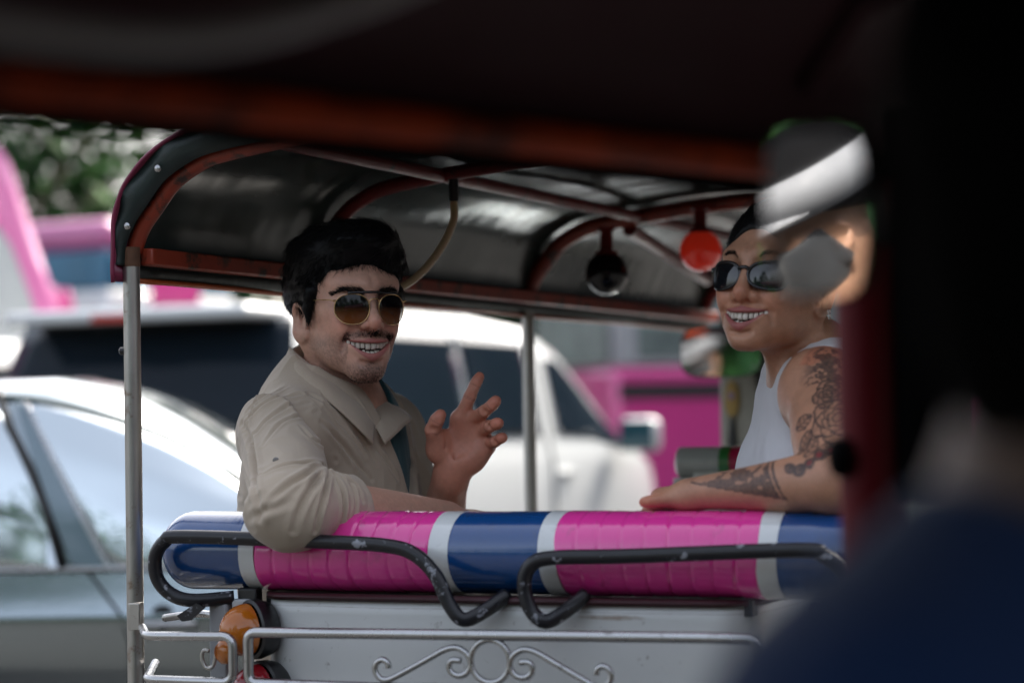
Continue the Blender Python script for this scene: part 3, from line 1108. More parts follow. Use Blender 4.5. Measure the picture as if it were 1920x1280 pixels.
def man_shirt(P):
    t = ell(P, m_chest + np.array([-.008, 0, 0]), A(.165, .124, .25), m_ax)
    t = su(t, cone(P, m_sR + np.array([.01, 0, -.005]), m_sL, .068, .066), .05)
    t = su(t, cone(P, m_neck1 + np.array([0, 0, .012]), m_neck1 - np.array([0, 0, .05]), .070, .09), .05)
    t = su(t, ell(P, m_belly, A(.165, .135, .22), m_ax), .06)
    a = cone(P, m_sR, m_eR, .0635, .0515)
    a = su(a, cone(P, m_eR, m_sl_end, .0525, .0480), .02)
    a = su(a, ell(P, m_eR + np.array([-.002, -.004, -.004]), A(.056, .053, .040)), .02)     # slack cloth hanging at the elbow
    q0 = m_eR + (m_wR - m_eR) * .20
    a = su(a, cone(P, q0, m_sl_end, .0535, .0530), .004)          # rolled cuff
    cut = (P - m_sl_end.astype(f32)) @ m_fwd.astype(f32)
    a = np.maximum(a, cut)
    a = ss(a, cone(P, m_eR + (m_wR - m_eR) * .27, m_wR, .0490, .045), .003)
    t = su(t, a, .035)
    b = su(cone(P, m_sL, m_eL, .068, .060), cone(P, m_eL, m_eL + (m_wL - m_eL) * .3, .058, .050), .02)
    t = su(t, b, .035)
    # open front and neck
    T = torso_coords(P)
    half = .014 + .36 * np.maximum(P[:, 2] - z_apex, 0)
    wedge = np.maximum(np.abs(T[:, 0] + .006) - half, z_apex - P[:, 2]) * .9
    wedge = np.maximum(wedge, -(T[:, 1] - .02))
    t = ss(t, wedge, .006)
    t = ss(t, cone(P, m_neck1 - np.array([0, 0, .055]) + m_front * .012, m_neck0, .056, .075), .008)
    # loose hem behind
    return np.maximum(t, f32(.985) - P[:, 2])


def pick(V, px, py, r=9):
    """the point of a surface seen at a photo pixel"""
    x, y, z = proj(V)
    m = (np.abs(x - px) < r) & (np.abs(y - py) < r)
    if not m.any(): return None
    zz = np.where(m, z, 1e9)
    near = m & (z < zz.min() + .02)
    w = np.exp(-((x - px) ** 2 + (y - py) ** 2) / 20.0) * near
    return (V * w[:, None]).sum(0) / w.sum()


def creases(V, N, lines):
    disp = np.zeros(len(V))
    for pts, amp, wid in lines:
        amp, wid = amp * 1.15, wid * .72
        P3 = [pick(V, *p) for p in pts]
        P3 = [p for p in P3 if p is not None]
        if len(P3) < 2: continue
        d, t = seg_dist(V, smooth_path(P3, 4))
        env = np.sin(np.pi * np.clip(t, .04, .96)) ** .6
        disp += env * amp * (-np.exp(-(d / wid) ** 2) + .65 * np.exp(-((d - 2.1 * wid) / (1.1 * wid)) ** 2))
    return V + N * disp[:, None]


Z1 = lambda *p: [(400 + x / 1.828, 360 + y / 1.828) for x, y in p]      # reading creases off an enlarged crop
MAN_CREASES = [
    (Z1((300, 690), (220, 700), (150, 740), (100, 800)), .0035, .0045), (Z1((330, 720), (250, 735), (180, 780), (125, 850)), .0030, .0045),
    (Z1((360, 750), (290, 765), (220, 800), (170, 860)), .0025, .0040), (Z1((250, 660), (180, 690), (110, 750)), .0025, .004),
    (Z1((90, 790), (125, 860), (135, 950), (150, 1040), (160, 1120)), .0060, .0060), (Z1((75, 850), (85, 930), (105, 1010)), .0040, .005),
    (Z1((330, 690), (400, 745), (470, 830), (520, 900)), .0035, .0045), (Z1((370, 790), (440, 860), (500, 940), (540, 985)), .0040, .0050),
    (Z1((300, 800), (360, 850), (420, 920)), .0030, .0045), (Z1((420, 760), (470, 810), (520, 870), (560, 930)), .0028, .004),
    (Z1((400, 932), (330, 960), (250, 1010), (180, 1085)), .0050, .0055), (Z1((398, 935), (345, 1000), (300, 1080), (275, 1160)), .0052, .0055),
    (Z1((402, 940), (385, 1010), (365, 1090), (350, 1160)), .0052, .0045), (Z1((385, 925), (310, 925), (230, 938), (150, 965)), .0045, .0050),
    (Z1((380, 930), (440, 962), (490, 1005), (510, 1060)), .0050, .0042), (Z1((410, 960), (440, 1020), (447, 1090), (430, 1160)), .0048, .0042),
    (Z1((440, 955), (478, 1010), (488, 1080), (475, 1130)), .0026, .0040), (Z1((120, 1120), (190, 1090), (260, 1060)), .0025, .0065),
    (Z1((205, 640), (150, 700), (118, 800), (112, 900)), .0022, .0022), (Z1((345, 660), (420, 735), (490, 800), (530, 850)), .0012, .0018),
    (Z1((560, 880), (600, 930), (630, 985)), .003, .004), (Z1((640, 860), (670, 920), (700, 990)), .003, .004),
    (Z1((60, 980), (75, 1040), (100, 1080)), .004, .005), (Z1((480, 700), (520, 760), (545, 800)), .002, .0035),
]


def build_shirt():
    lo = np.array([-.44, 2.96, .975]); hi = np.array([.04, 3.80, 1.47])
    V, F = mesh_sdf(man_shirt, lo, hi, .0021)
    V = relax(V, F, 2, .4)
    N = vnormals(V, F)
    q = V + .02 * np.stack([fbm(V * 9 + k * 31, 2) for k in range(3)], 1)
    rid = (1 - np.abs(fbm(q * np.array([19, 19, 11]), 2)) * 2.2)
    V = V + N * (.0026 * rid + .0020 * fbm(q * 12 + 5, 2))[:, None]
    V = creases(V, N, MAN_CREASES)
    o = mesh_obj('shirt', V + ML, F, M_SHIRT, man)
    return o, V


shirt, sV = build_shirt()


def man_tee(P):
    t = ell(P, m_chest, A(.163, .113, .225), m_ax)
    t = su(t, cone(P, m_sR, m_sL, .060, .060), .05)
    t = su(t, cone(P, m_neck1 - np.array([0, 0, .01]), m_neck1 - np.array([0, 0, .06]), .064, .08), .04)
    t = ss(t, cone(P, m_neck1 - np.array([0, 0, .03]) + m_front * .02, m_neck0, .062, .080), .004)
    return np.maximum(np.maximum(t, f32(1.02) - P[:, 2]), np.abs(torso_coords(P)[:, 0]) - .13)


V, F = mesh_sdf(man_tee, (-.42, 3.2, 1.0), (.04, 3.76, 1.46), .004)
V = relax(V, F, 2, .4); N = vnormals(V, F)
V = V + N * (.003 * fbm(V * np.array([30, 30, 12]), 3))[:, None]
mesh_obj('t_shirt', V + ML, F, M_TEAL, man)


def collar(outer, inner, name, th=.0022):
    """a leaf of the collar between its fold line and its free edge"""
    a = smooth_path([W(*p) for p in outer], 5); b = smooth_path([W(*p) for p in inner], 5)
    rows = []
    for i in range(9):
        t = i / 8
        rows.append([p * (1 - t) + q * t + np.array([0, -.006 * math.sin(math.pi * t), .003 * math.sin(math.pi * t)]) + ML for p, q in zip(a, b)])
    mb = MB().sheet(rows)
    o = mb.build(name, M_SHIRT, shirt, auto=0, solid=th)
    o.modifiers['solid'].offset = 0
    return o


collar([(545, 650, 3.475), (562, 668, 3.430), (595, 694, 3.400), (632, 722, 3.388), (673, 754, 3.392), (703, 790, 3.408)],
       [(527, 700, 3.455), (548, 712, 3.395), (585, 731, 3.358), (632, 766, 3.342), (680, 812, 3.350), (699, 834, 3.365)], 'collar')
collar([(668, 733, 3.535), (690, 742, 3.495), (700, 760, 3.450), (704, 785, 3.415), (702, 800, 3.400)],
       [(745, 762, 3.520), (772, 783, 3.465), (757, 800, 3.430), (738, 818, 3.400), (722, 833, 3.380)], 'collar')
# collar band standing behind the neck, seen as the inside of the far collar
bt = MB().lathe([(.0042, -.001), (.0046, .0004), (.0032, .0012), (.0012, .0012)], pick(sV, 516, 859) + ML, (W(516, 859, 1) - W(516, 859, 2)), 12)
bt.build('button', simple('grey_button', (.18, .17, .16), .3), shirt)

# trousers, out of sight below the bolster
def man_legs(P):
    hips = W(640, 1330, 3.52)
    d = ell(P, hips, A(.17, .14, .14), m_ax)
    for s in (-1, 1):
        h = hips + m_ax[:, 0] * s * .09; k = h + m_front * .42 + np.array([0, 0, .02]); a = k + np.array([0, 0, -.40]) + m_front * .05
        d = su(d, cone(P, h, k, .085, .062), .03); d = su(d, cone(P, k, a, .062, .045), .02)
        d = su(d, cone(P, a, a + m_front * .15 - np.array([0, 0, .02]), .045, .04), .02)
    return np.minimum(d, ell(P, (hips + m_belly) / 2, A(.15, .12, .2), m_ax))


V, F = mesh_sdf(man_legs, (-.5, 2.8, .35), (.6, 3.85, 1.08), .010)
mesh_obj('trousers', V + ML, F, cloth_mat('dark_trousers', (.03, .032, .04)), man)


# ------------------------------------------------------------------ the woman
WS = 0.95
WC = W(1459, 524, 3.15)
WR = rot(-34, -9, 3)
w_loc, w_wor = head_frame(WC, WR, WS)
w_sN = W(1545, 735, 3.08)         # near (left) shoulder
w_sF = W(1512, 745, 3.37)
w_e = W(1556, 903, 2.86)
w_w = W(1292, 925, 2.97)
w_mid = (w_sN + w_sF) / 2
w_front = np.array([-.97, -.22, 0]); w_front /= np.linalg.norm(w_front)
w_side = np.cross(w_front, np.array([0, 0, 1.0]))
w_ax = np.stack([w_side, w_front, np.array([0, 0, 1.0])], 1)
w_neck0 = w_wor(np.array([0, 0.030, -0.050])); w_neck1 = W(1535, 700, 3.20)
w_chest = W(1535, 850, 3.225)


def woman_body(P):
    h = within(P, WC, 0.170, lambda q: head_sdf(w_loc(q), WOMAN) * f32(WS), 0.035)
    d = cone(P, w_neck0, w_neck1, 0.0455, 0.0520)
    d = su(d, cone(P, w_wor(np.array([0, -.012, -.092])), w_neck1 + w_front * .040 + np.array([0, 0, -.02]), .014, .020), .02)
    d = su(d, cone(P, w_wor(np.array([.058, .020, -.05])), w_neck1 + w_front * .048 + np.array([0, 0, -.02]), .010, .011), .012)    # neck tendon
    d = su(h, d, 0.016)
    t = ell(P, w_chest, A(.132, .080, .19), w_ax)
    t = su(t, cone(P, w_sN, w_sF, .044, .044), .05)
    t = su(t, cone(P, w_neck1, w_sN, .042, .045), .05)
    for s in (-1, 1): t = su(t, sph(P, w_chest + w_front * .034 + w_side * s * .062 + np.array([0, 0, -.035]), .056), .04)
    t = su(t, ell(P, W(1530, 1080, 3.22), A(.125, .085, .2), w_ax), .05)
    d = su(d, t, .03)
    d = su(d, sph(P, w_sN + np.array([.002, -.008, -.008]), .056), .03)
    m = (w_sN + w_e) / 2
    d = su(d, chain(P, [w_sN, m + np.array([0, -.004, 0]), w_e], [.050, .0475, .0375]), .02)
    fd = w_w - w_e
    d = su(d, chain(P, [w_e, w_e + fd * .22, w_e + fd * .6, w_w], [.0355, .0370, .0275, .0200]), .012)
    d = su(d, sph(P, w_e + np.array([.010, -.002, -.010]), .0305), .012)
    # hand lying on the bolster, fingers over its far side
    k = W(1258, 937, 2.995)
    d = su(d, ell(P, (w_w * .35 + k * .65), A(.036, .030, .0145), rot(-28, 0, 8)), .018)
    fx = np.array([-.55, .8, 0]); fx /= np.linalg.norm(fx)
    for i, (px, L, dep) in enumerate(((1246, .058, 2.985), (1256, .062, 3.005), (1268, .060, 3.022), (1280, .050, 3.036))):
        b = W(px, 940, dep)
        d = su(d, chain(P, [b, b + fx * L * .45 + np.array([0, 0, -.004]), b + fx * L * .75 + np.array([0, 0, -.020]), b + fx * L * .9 + np.array([0, 0, -.038])], [.0098, .0088, .008, .0072]), .006)
    d = su(d, chain(P, [W(1262, 936, 2.972), W(1232, 938, 2.962), W(1217, 940, 2.962), W(1208, 941, 2.966)], [.0105, .0085, .0082, .0070]), .006)   # thumb
    return np.maximum(d, f32(1.00) - P[:, 2])


woman = empty('person', (WC[0], WC[1], 0.45))
tag(woman, 'laughing woman in white tank top and black sunglasses, tattooed arm on the seat bolster', 'person', 'passengers on the rear seat')
WL = -np.array(woman.location)
WOMAN_BASE = (0.46, 0.235, 0.145)


def tattoo_ink(V, N):
    """ink on neck, shoulder, upper arm and forearm, drawn in the plane of the arm's outer side (units: metres, right and up from the elbow)"""
    e = w_e
    a = (V - e) @ np.array([.93, -.36, 0]); b = V[:, 2] - e[2]
    face = smoothstep(.05, .35, -(N @ np.array([.25, .95, 0])))
    up = (w_sN[2] - e[2])
    ink = np.zeros(len(V)); red = np.zeros(len(V))
    pa = np.stack([a, b], 1)
    wob = .0016 * np.stack([vnoise(V * 160), vnoise(V * 160 + 9)], 1)
    p = pa + wob
    n1 = vnoise(V * 420)

    def rose(cx, cy, R, k, ph):
        x, y = p[:, 0] - cx, p[:, 1] - cy
        r = np.hypot(x, y); t = np.arctan2(y, x)
        out = np.zeros(len(V))
        for q, (f, o) in enumerate(((1.0, 0), (.78, .5), (.56, .1), (.36, .7), (.18, .3))):
            rr = R * f * (.80 + .20 * np.abs(np.cos(.5 * k * (t + ph + o))))
            out = np.maximum(out, smoothstep(.0019, .0007, np.abs(r - rr)))
            out = np.maximum(out, .62 * smoothstep(.006, .0, rr - r) * (r < rr))
            out = np.maximum(out, .35 * (r < rr) * (.5 + .5 * np.cos(k * 2 * (t + ph + o) + 40 * r)))
        return out

    def leaf(cx, cy, L, wd, ang):
        x, y = p[:, 0] - cx, p[:, 1] - cy
        u = x * math.cos(ang) + y * math.sin(ang); v = -x * math.sin(ang) + y * math.cos(ang)
        hw = wd * np.sin(np.pi * np.clip(u / L, 0, 1))
        ins = (u > 0) & (u < L)
        o = np.where(ins, smoothstep(.0018, .0006, np.abs(np.abs(v) - hw)), 0)
        o = np.maximum(o, np.where(ins & (np.abs(v) < hw), .45 + .3 * np.cos(u * 900 + np.abs(v) * 500), 0))
        return np.maximum(o, np.where(ins, smoothstep(.0012, .0004, np.abs(v)), 0))

    # shoulder: dark foliage above, a big open flower, leaves below
    band = smoothstep(up + .000, up + .014, b) * smoothstep(.075, .05, np.abs(a)) * (np.linalg.norm(V - w_sN, axis=1) < .085)
    ink = np.maximum(ink, band * np.where(fbm(V * 130, 3) > -.12, .85, .1))
    ink = np.maximum(ink, rose(-.002, up - .034, .033, 6, .4))
    ink = np.maximum(ink, rose(.026, up - .004, .022, 5, 1.1))
    ink = np.maximum(ink, rose(-.024, up - .002, .020, 5, .2))
    for q in ((-.018, up - .058, .028, .009, -2.0), (.012, up - .062, .026, .010, -1.0), (-.004, up - .064, .024, .009, -1.6), (-.036, up - .030, .030, .009, -2.4),
              (.030, up - .045, .030, .010, -.5), (-.030, up - .048, .034, .008, -1.9)):
        ink = np.maximum(ink, leaf(*q))
    # bracelet of beads round the arm above the elbow
    pts = [np.array([-.046, .018]), np.array([-.032, .016]), np.array([-.020, .024]), np.array([-.009, .034]), np.array([.004, .040]), np.array([.018, .043]), np.array([.032, .041])]
    for i, q in enumerate(pts):
        r = np.hypot(p[:, 0] - q[0], (p[:, 1] - q[1]) * 1.15); R = .0078 + .001 * (i % 2)
        ink = np.maximum(ink, smoothstep(R + .0012, R - .0006, r) * np.where(r < R * .55, .55, .95))
        if i > 1: red = np.maximum(red, smoothstep(.0046, .0025, r))
    d, _ = seg_dist(np.c_[p, np.zeros(len(V))], [np.r_[q, 0] for q in pts])
    ink = np.maximum(ink, smoothstep(.005, .003, d) * .9)
    # forearm: a dark wedge with a straight edge near the elbow, thinning to wisps at the wrist
    L = np.linalg.norm(w_w - w_e); fu = (w_w - w_e) / L
    s = (V - w_e) @ fu
    off = b - (s * fu[2])
    edge = .048 + .45 * (off + .01)
    top, bot = .034 - .075 * (s - .05), -.020 + .22 * (s - .04)
    ins = (s > edge + .0 * off) & (s < .225) & (off > bot) & (off < top + .02)
    tex = fbm(np.stack([s * 60, off * 110, V[:, 1] * 40], 1), 3)
    dens = np.where(tex > -.30 + 1.8 * np.maximum(s - .13, 0) * 4, .82, .16) * smoothstep(.225, .15, s)
    dens = np.maximum(dens, .95 * smoothstep(.0022, .0008, np.abs(s - edge - .003)))
    dens = np.maximum(dens, .9 * (np.abs(s - edge - .010) < .0022)); dens = np.where((np.abs(s - edge - .0065) < .0018), .15, dens)
    dens = np.maximum(dens, .9 * smoothstep(.0025, .001, np.abs(off - bot - .001)) * (s < .19))
    ink = np.maximum(ink, np.where(ins, dens, 0))
    # script on the neck
    x, y, z = proj(V)
    q = (V - w_neck0)
    nk = (np.abs(V[:, 2] - (w_neck0[2] - .038)) < .006 + .002 * np.sin(V[:, 0] * 900)) & (q[:, 0] > .006) & (np.linalg.norm(q, axis=1) < .09)
    ink = np.maximum(ink, np.where(nk & (np.sin(V[:, 0] * 1400 + 3 * np.sin(V[:, 2] * 900)) > -.1), .8, 0))
    ink = ink * np.clip(.88 + .18 * n1, 0, 1)
    return np.clip(ink * face, 0, .90), np.clip(red * face, 0, .8)


def build_woman():
    lo = np.array([.15, 2.76, .985]); hi = np.array([.58, 3.50, 1.68])
    V, F = mesh_sdf(woman_body, lo, hi, .0020)
    V = relax(V, F, 1, .35)
    N = vnormals(V, F)
    Q = ((V - WC) @ WR) / WS
    C = skin_colour_body(V, WOMAN_BASE, 4)
    hm = (np.linalg.norm(Q * [1, 1, .8], axis=1) < .16) & (Q[:, 2] > -.135)
    C[hm] = head_colour(Q[hm], WOMAN, WOMAN_BASE, 0, lip=(.32, .095, .085))
    k = np.exp(-(np.linalg.norm(V - W(1210, 940, 2.966), axis=1) / .02) ** 2)[:, None]
    C = C * (1 - k) + C * np.array([1.15, .8, .75]) * k
    ink, red = tattoo_ink(V, N)
    low = V[:, 2] < w_neck0[2] + .01
    ink = ink * low * (1 - hm * (Q[:, 2] > -.10))
    C = C * (1 - ink[:, None]) + np.array([.020, .021, .026]) * ink[:, None]
    C = C * (1 - red[:, None]) + np.array([.22, .03, .035]) * red[:, None]
    o = mesh_obj('body', V + WL, F, M_SKIN, woman)
    set_col(o, np.clip(C, .004, 1))
    return V, F


wV, wF = build_woman()
T = teeth_mesh(WOMAN, .0118)
T.v = [tuple(w_wor(np.array(v)) + WL) for v in T.v]
T.build('teeth', M_TEETH, woman, auto=0)


# hair drawn back tight into a knot
def hair_cap_woman(Q):
    X = Q.copy(); X[:, 0] = np.abs(X[:, 0])
    d = ell(X, A(0, .014, .037), A(.0785, .0990, .0865))
    d = su(d, ell(X, A(0, .112, .035), A(.040, .036, .038)), .015)
    d = ss(d, ell(X, A(0, -.108, -.004), A(.074, .058, .072)), .006)
    d = ss(d, ell(X, A(.040, -.085, -.05), A(.052, .072, .070)), .006)
    d = ss(d, ell(X, A(.088, .010, -.036), A(.020, .022, .036)), .006)
    d = np.maximum(d, -(X[:, 2] + .050 + .35 * (X[:, 1] - .05)))
    return d - (np.abs(vnoise(Q * np.array([80, 18, 60]))) * .0022).astype(f32)


V, F = mesh_sdf(hair_cap_woman, (-.10, -.11, -.09), (.10, .17, .14), .0026)
N = vnormals(V, F)
w_hair = mesh_obj('hair', w_wor(V) + WL, F, M_HAIR, woman)
r_ = np.random.default_rng(8)
idx = r_.choice(len(V), 2600)
fl = np.tile([0, 1.0, .1], (len(idx), 1)) + .25 * r_.normal(size=(len(idx), 3)); nn = N[idx]
fl = fl - nn * np.sum(fl * nn, 1, keepdims=True); fl /= np.linalg.norm(fl, axis=1, keepdims=True)
v, f = strands(V[idx], fl + nn * r_.uniform(.0, .14, len(idx))[:, None], r_.uniform(.015, .035, len(idx)), .0004, 4, -nn * .002, .02, seed=9)
mesh_obj('hair_strands', w_wor(v) + WL, f, M_HAIR, w_hair)
for s in (-1, 1):
    brow_strands(s, [(.013, -.0945, .0150), (.028, -.0935, .0205), (.042, -.0840, .0195), (.051, -.0735, .0125)], 200, .0070, 40 + s, w_wor, woman, M_HAIR, WL, thick=.0030)

# sunglasses: thick black frames swept up at the corners
def cat(ex, ez, s):
    return ex, ez * (1.0 + .16 * ex * s) + (.16 * max(ex * s, 0) ** 2 if ez > 0 else 0)


w_lensmat = lens_mat('black_lens', (.006, .007, .009), (.010, .011, .014), .1, .8, .99, .97)
fr = MB()
for s in (-1, 1):
    prev = []
    for j in range(44):
        a = 2 * math.pi * j / 44
        ex = math.copysign(abs(math.cos(a)) ** .8, math.cos(a)); ez = math.copysign(abs(math.sin(a)) ** .8, math.sin(a))
        ex, ez = cat(ex, ez, s)
        prev.append(w_wor(gp(s * .0325 + .0262 * ex, -.0135 + .0195 * ez, -.1030, 6.5)) + WL)
    fr.tube(prev, .0024, 8, closed=True)
    fr.tube([w_wor(np.array(q)) + WL for q in smooth_path([gp(s * .0605, -.003, -.103), (s * .067, -.070, -.001), (s * .0735, -.02, .001), (s * .0755, .012, .000), (s * .074, .035, -.016)], 6)], [.0034] * 6 + [.0026] * 19, 8)
fr.tube([w_wor(q) + WL for q in (gp(-.0085, -.006, -.104), gp(-.003, -.003, -.1055), gp(.003, -.003, -.1055), gp(.0085, -.006, -.104))], .0026, 8)
w_gl = fr.build('sunglasses', M_BLACKPL, woman, auto=0)
for s in (-1, 1): lens(s * .0325, -.0135, .0255, .0190, .8, w_gl, w_lensmat, w_wor, WL, y0=-.1025, shape=cat)

# ear stud of two rings
M_SILVER = simple('polished_silver', (.75, .74, .72), .15, metal=1.0, var=.03)
er = MB()
ep = w_wor(np.array([.0815, .0055, -.0500])) + WL
for k in range(2):
    c = ep + np.array([.001, 0, .0035 - .006 * k])
    er.tube([c + WR @ np.array([.0022, .0040 * math.cos(a), .0030 * math.sin(a)]) for a in np.linspace(0, 2 * math.pi, 14, endpoint=False)], .0010, 6, closed=True)
er.build('earring', M_SILVER, woman, auto=0)

M_WHITECLOTH = cloth_mat('white_cotton', (.78, .78, .80), var=.03)


def tank(P):
    t = ell(P, w_chest, A(.138, .087, .20), w_ax)
    t = su(t, cone(P, w_sN, w_sF, .048, .048), .05)
    t = su(t, cone(P, w_neck1, w_sN, .045, .048), .05)
    for s in (-1, 1): t = su(t, sph(P, w_chest + w_front * .036 + w_side * s * .062 + np.array([0, 0, -.035]), .061), .05)
    t = su(t, ell(P, W(1530, 1080, 3.22), A(.134, .094, .2), w_ax), .05)
    Q = (P - w_mid.astype(f32)) @ w_ax.astype(f32)
    # armholes and neckline
    for s in (w_sN, w_sF):
        o = (s - w_mid) @ w_side * w_side
        o = o / np.linalg.norm(o)
        c = s + o * .020 + np.array([0, 0, -.045])
        t = ss(t, ell(P, c, A(.060, .066, .115), w_ax), .004)
    t = ss(t, cone(P, w_neck1 + w_front * .012 + np.array([0, 0, .006]), w_neck1 + w_front * .02 + np.array([0, 0, .12]), .056, .085), .005)
    return np.maximum(t, f32(1.005) - P[:, 2])


V, F = mesh_sdf(tank, (.14, 2.90, .99), (.58, 3.48, 1.48), .003)
V = relax(V, F, 2, .4); N = vnormals(V, F)
V = V + N * (.0022 * fbm(V * np.array([34, 34, 10]), 3) + .0012 * fbm(V * 45, 2))[:, None]
mesh_obj('tank_top', V + WL, F, M_WHITECLOTH, woman)


def w_legs(P):
    hips = W(1535, 1330, 3.25)
    d = ell(P, hips, A(.16, .13, .13), w_ax)
    for s in (-1, 1):
        h = hips + w_side * s * .08; k = h + w_front * .30 + np.array([.05, .25, .01]); a = k + np.array([0, 0, -.38])
        d = su(d, cone(P, h, k, .080, .056), .03); d = su(d, cone(P, k, a, .056, .040), .02)
        d = su(d, cone(P, a, a + np.array([-.05, .14, -.02]), .042, .036), .02)
    return np.minimum(d, ell(P, W(1530, 1180, 3.22), A(.13, .1, .2), w_ax))


V, F = mesh_sdf(w_legs, (-.1, 2.85, .35), (.65, 3.75, 1.07), .010)
mesh_obj('trousers', V + WL, F, bpy.data.materials['dark_trousers'], woman)


# ------------------------------------------------------------------ the tuk-tuk they sit in
TO = np.array([-0.551, 3.3, 0.0]); TY = math.atan(.447)
TU = np.array([math.cos(TY), -math.sin(TY), 0]); TV = np.array([math.sin(TY), math.cos(TY), 0])
TW = 1.166                                           # width between the posts


def on(px, py, u=None, v=None):
    """point of the tuk-tuk's own frame (across, forward, up) on the plane u or v under a photo pixel"""
    r = cf + cr * ((px - 960) / FPX) + cu * ((640 - py) / FPX)
    d = (u - (CC - TO) @ TU) / (r @ TU) if u is not None else (v - (CC - TO) @ TV) / (r @ TV)
    P = CC + d * r - TO
    return np.array([P @ TU, P @ TV, P[2]])


tuk = empty('tuk_tuk', TO, -TY)
tag(tuk, 'open tuk-tuk with glossy dark canopy and striped pink and blue seat bolster carrying two passengers', 'tuk-tuk', 'tuk-tuks')

M_STEEL = simple('worn_steel_tube', (.40, .385, .36), .34, metal=.85, var=.2, scale=18, bump=.15, bscale=90, grime=((.16, .10, .06), 26, .60, .72))
M_CHROME = simple('dull_chrome', (.42, .42, .42), .27, metal=1.0, var=.1, scale=20, grime=((.20, .19, .18), 40, .62, .75))
M_DARKBAR = simple('scuffed_black_enamel', (.012, .012, .015), .32, spec=.4, var=.3, scale=40, grime=((.26, .27, .30), 55, .61, .64))
M_RUSTRED = simple('rusty_red_paint', (.26, .036, .015), .42, var=.35, scale=22, bump=.3, bscale=120, grime=((.035, .018, .012), 30, .52, .64))
M_DEEPRED = simple('deep_red_paint', (.13, .013, .012), .45, spec=.15, var=.3, scale=25, grime=((.03, .012, .010), 24, .55, .68))
M_MAROON = simple('maroon_vinyl', (.17, .012, .045), .35, var=.2, bump=.2, bscale=300)
M_FLAP = simple('dark_green_vinyl', (.018, .030, .028), .42, var=.3, scale=14, bump=.35, bscale=70, bdist=.003)
M_ORANGE = simple('orange_trim', (.42, .085, .018), .45, var=.25)
M_BLACK = simple('black_paint', (.010, .010, .011), .35, var=.3)
M_WHITEPAINT = None


def ceiling_mat():
    t = NT('glossy_canopy_lining')
    c = t.mix(t.noise(5, 4), (.020, .029, .026), (.040, .054, .049))
    c = t.mix(t.ramp(t.noise(18, 5, .7, dist=1.2), [(.66, 0.0), (.78, .7)]), c, (.11, .115, .105))
    t.set(col=c, rough=.22, spec=.14, coat=.04)
    t.b.inputs['Coat Roughness'].default_value = .12
    tc = t.n('ShaderNodeTexCoord'); mp = t.n('ShaderNodeMapping'); mp.inputs['Scale'].default_value = (1, 2.5, 1)
    t.l(tc.outputs['Object'], mp.inputs['Vector'])
    t.bump(t.noise(2.2, 2, .45, vec=mp.outputs[0], dist=.4), .28, .03)
    return t.m


M_CEIL = ceiling_mat()


def panel_mat():
    t = NT('white_enamel_rust_streak')
    tc = t.n('ShaderNodeTexCoord')
    f = t.noise(6, 5, .6)
    c = t.mix(f, (.60, .615, .605), (.69, .70, .685))
    c = t.mix(t.ramp(t.noise(60, 6, .75), [(.62, 0), (.70, 1)]), c, (.34, .33, .31))
    sx = t.n('ShaderNodeSeparateXYZ'); t.l(tc.outputs['Object'], sx.inputs[0])
    # one rusty scrape below the bolster
    du = t.math('DIVIDE', t.math('SUBTRACT', sx.outputs[0], .755), .062)
    dz = t.math('DIVIDE', t.math('SUBTRACT', sx.outputs[2], 1.0945), .0050)
    e = t.math('ADD', t.math('MULTIPLY', du, du), t.math('MULTIPLY', dz, dz))
    m = t.math('SUBTRACT', 1.25, t.math('ADD', e, t.math('MULTIPLY', t.noise(130, 4, .8), 1.1)), clamp=True)
    c = t.mix(m, c, (.20, .105, .045))
    dz2 = t.math('DIVIDE', t.math('SUBTRACT', sx.outputs[2], t.math('ADD', 1.0985, t.math('MULTIPLY', t.noise(4), .006))), .0016)
    m2 = t.math('SUBTRACT', .8, t.math('ADD', t.math('MULTIPLY', dz2, dz2), t.math('MULTIPLY', t.noise(50), .9)), clamp=True)
    c = t.mix(m2, c, (.16, .10, .08))
    t.set(col=c, rough=.38, coat=.25)
    t.bump(t.noise(9, 3), .12, .01)
    return t.m


# posts
for u in (0, TW):
    p = MB().tube([(u, 0, .35), (u, 0, 1.585)], .0125, 16).build('post', M_STEEL, tuk, auto=50)
    MB().tube([(u, 1.43, .35), (u, 1.43, 1.57)], .0125, 16).build('post', M_STEEL, tuk, auto=50)
MB().tube([(0, 0, 1.584), (0, 0, 1.612)], .0132, 16).build('post_sleeve', simple('rust', (.10, .045, .022), .8, var=.5, scale=60, bump=.6, bscale=150), tuk)
MB().lathe([(.006, 0), (.006, .006), (.003, .008)], (-.012, -.002, 1.462), (-1, -.3, 0), 10).build('bolt', M_BLACK, tuk)

PROF = [(0, 1.585), (.003, 1.612), (.016, 1.640), (.036, 1.664), (.068, 1.700), (.105, 1.722), (.145, 1.735), (.24, 1.748), (.35, 1.760), (.46, 1.768), (.583, 1.771)]
PROF = PROF + [(TW - a, b) for a, b in PROF[-2::-1]]


def prof(off=0.0):
    """roof section moved outwards by off"""
    P = np.array(smooth_path([np.array(p) for p in PROF], 4))
    t = np.gradient(P, axis=0); n = np.stack([-t[:, 1], t[:, 0]], 1); n /= np.linalg.norm(n, axis=1, keepdims=True)
    if hasattr(off, '__call__'): off = np.array([off(z) for z in P[:, 1]])[:, None]
    return P + n * off


def skin_off(d): return lambda z: .012 + (d - .012) * float(smoothstep(1.60, 1.675, np.array(z)))


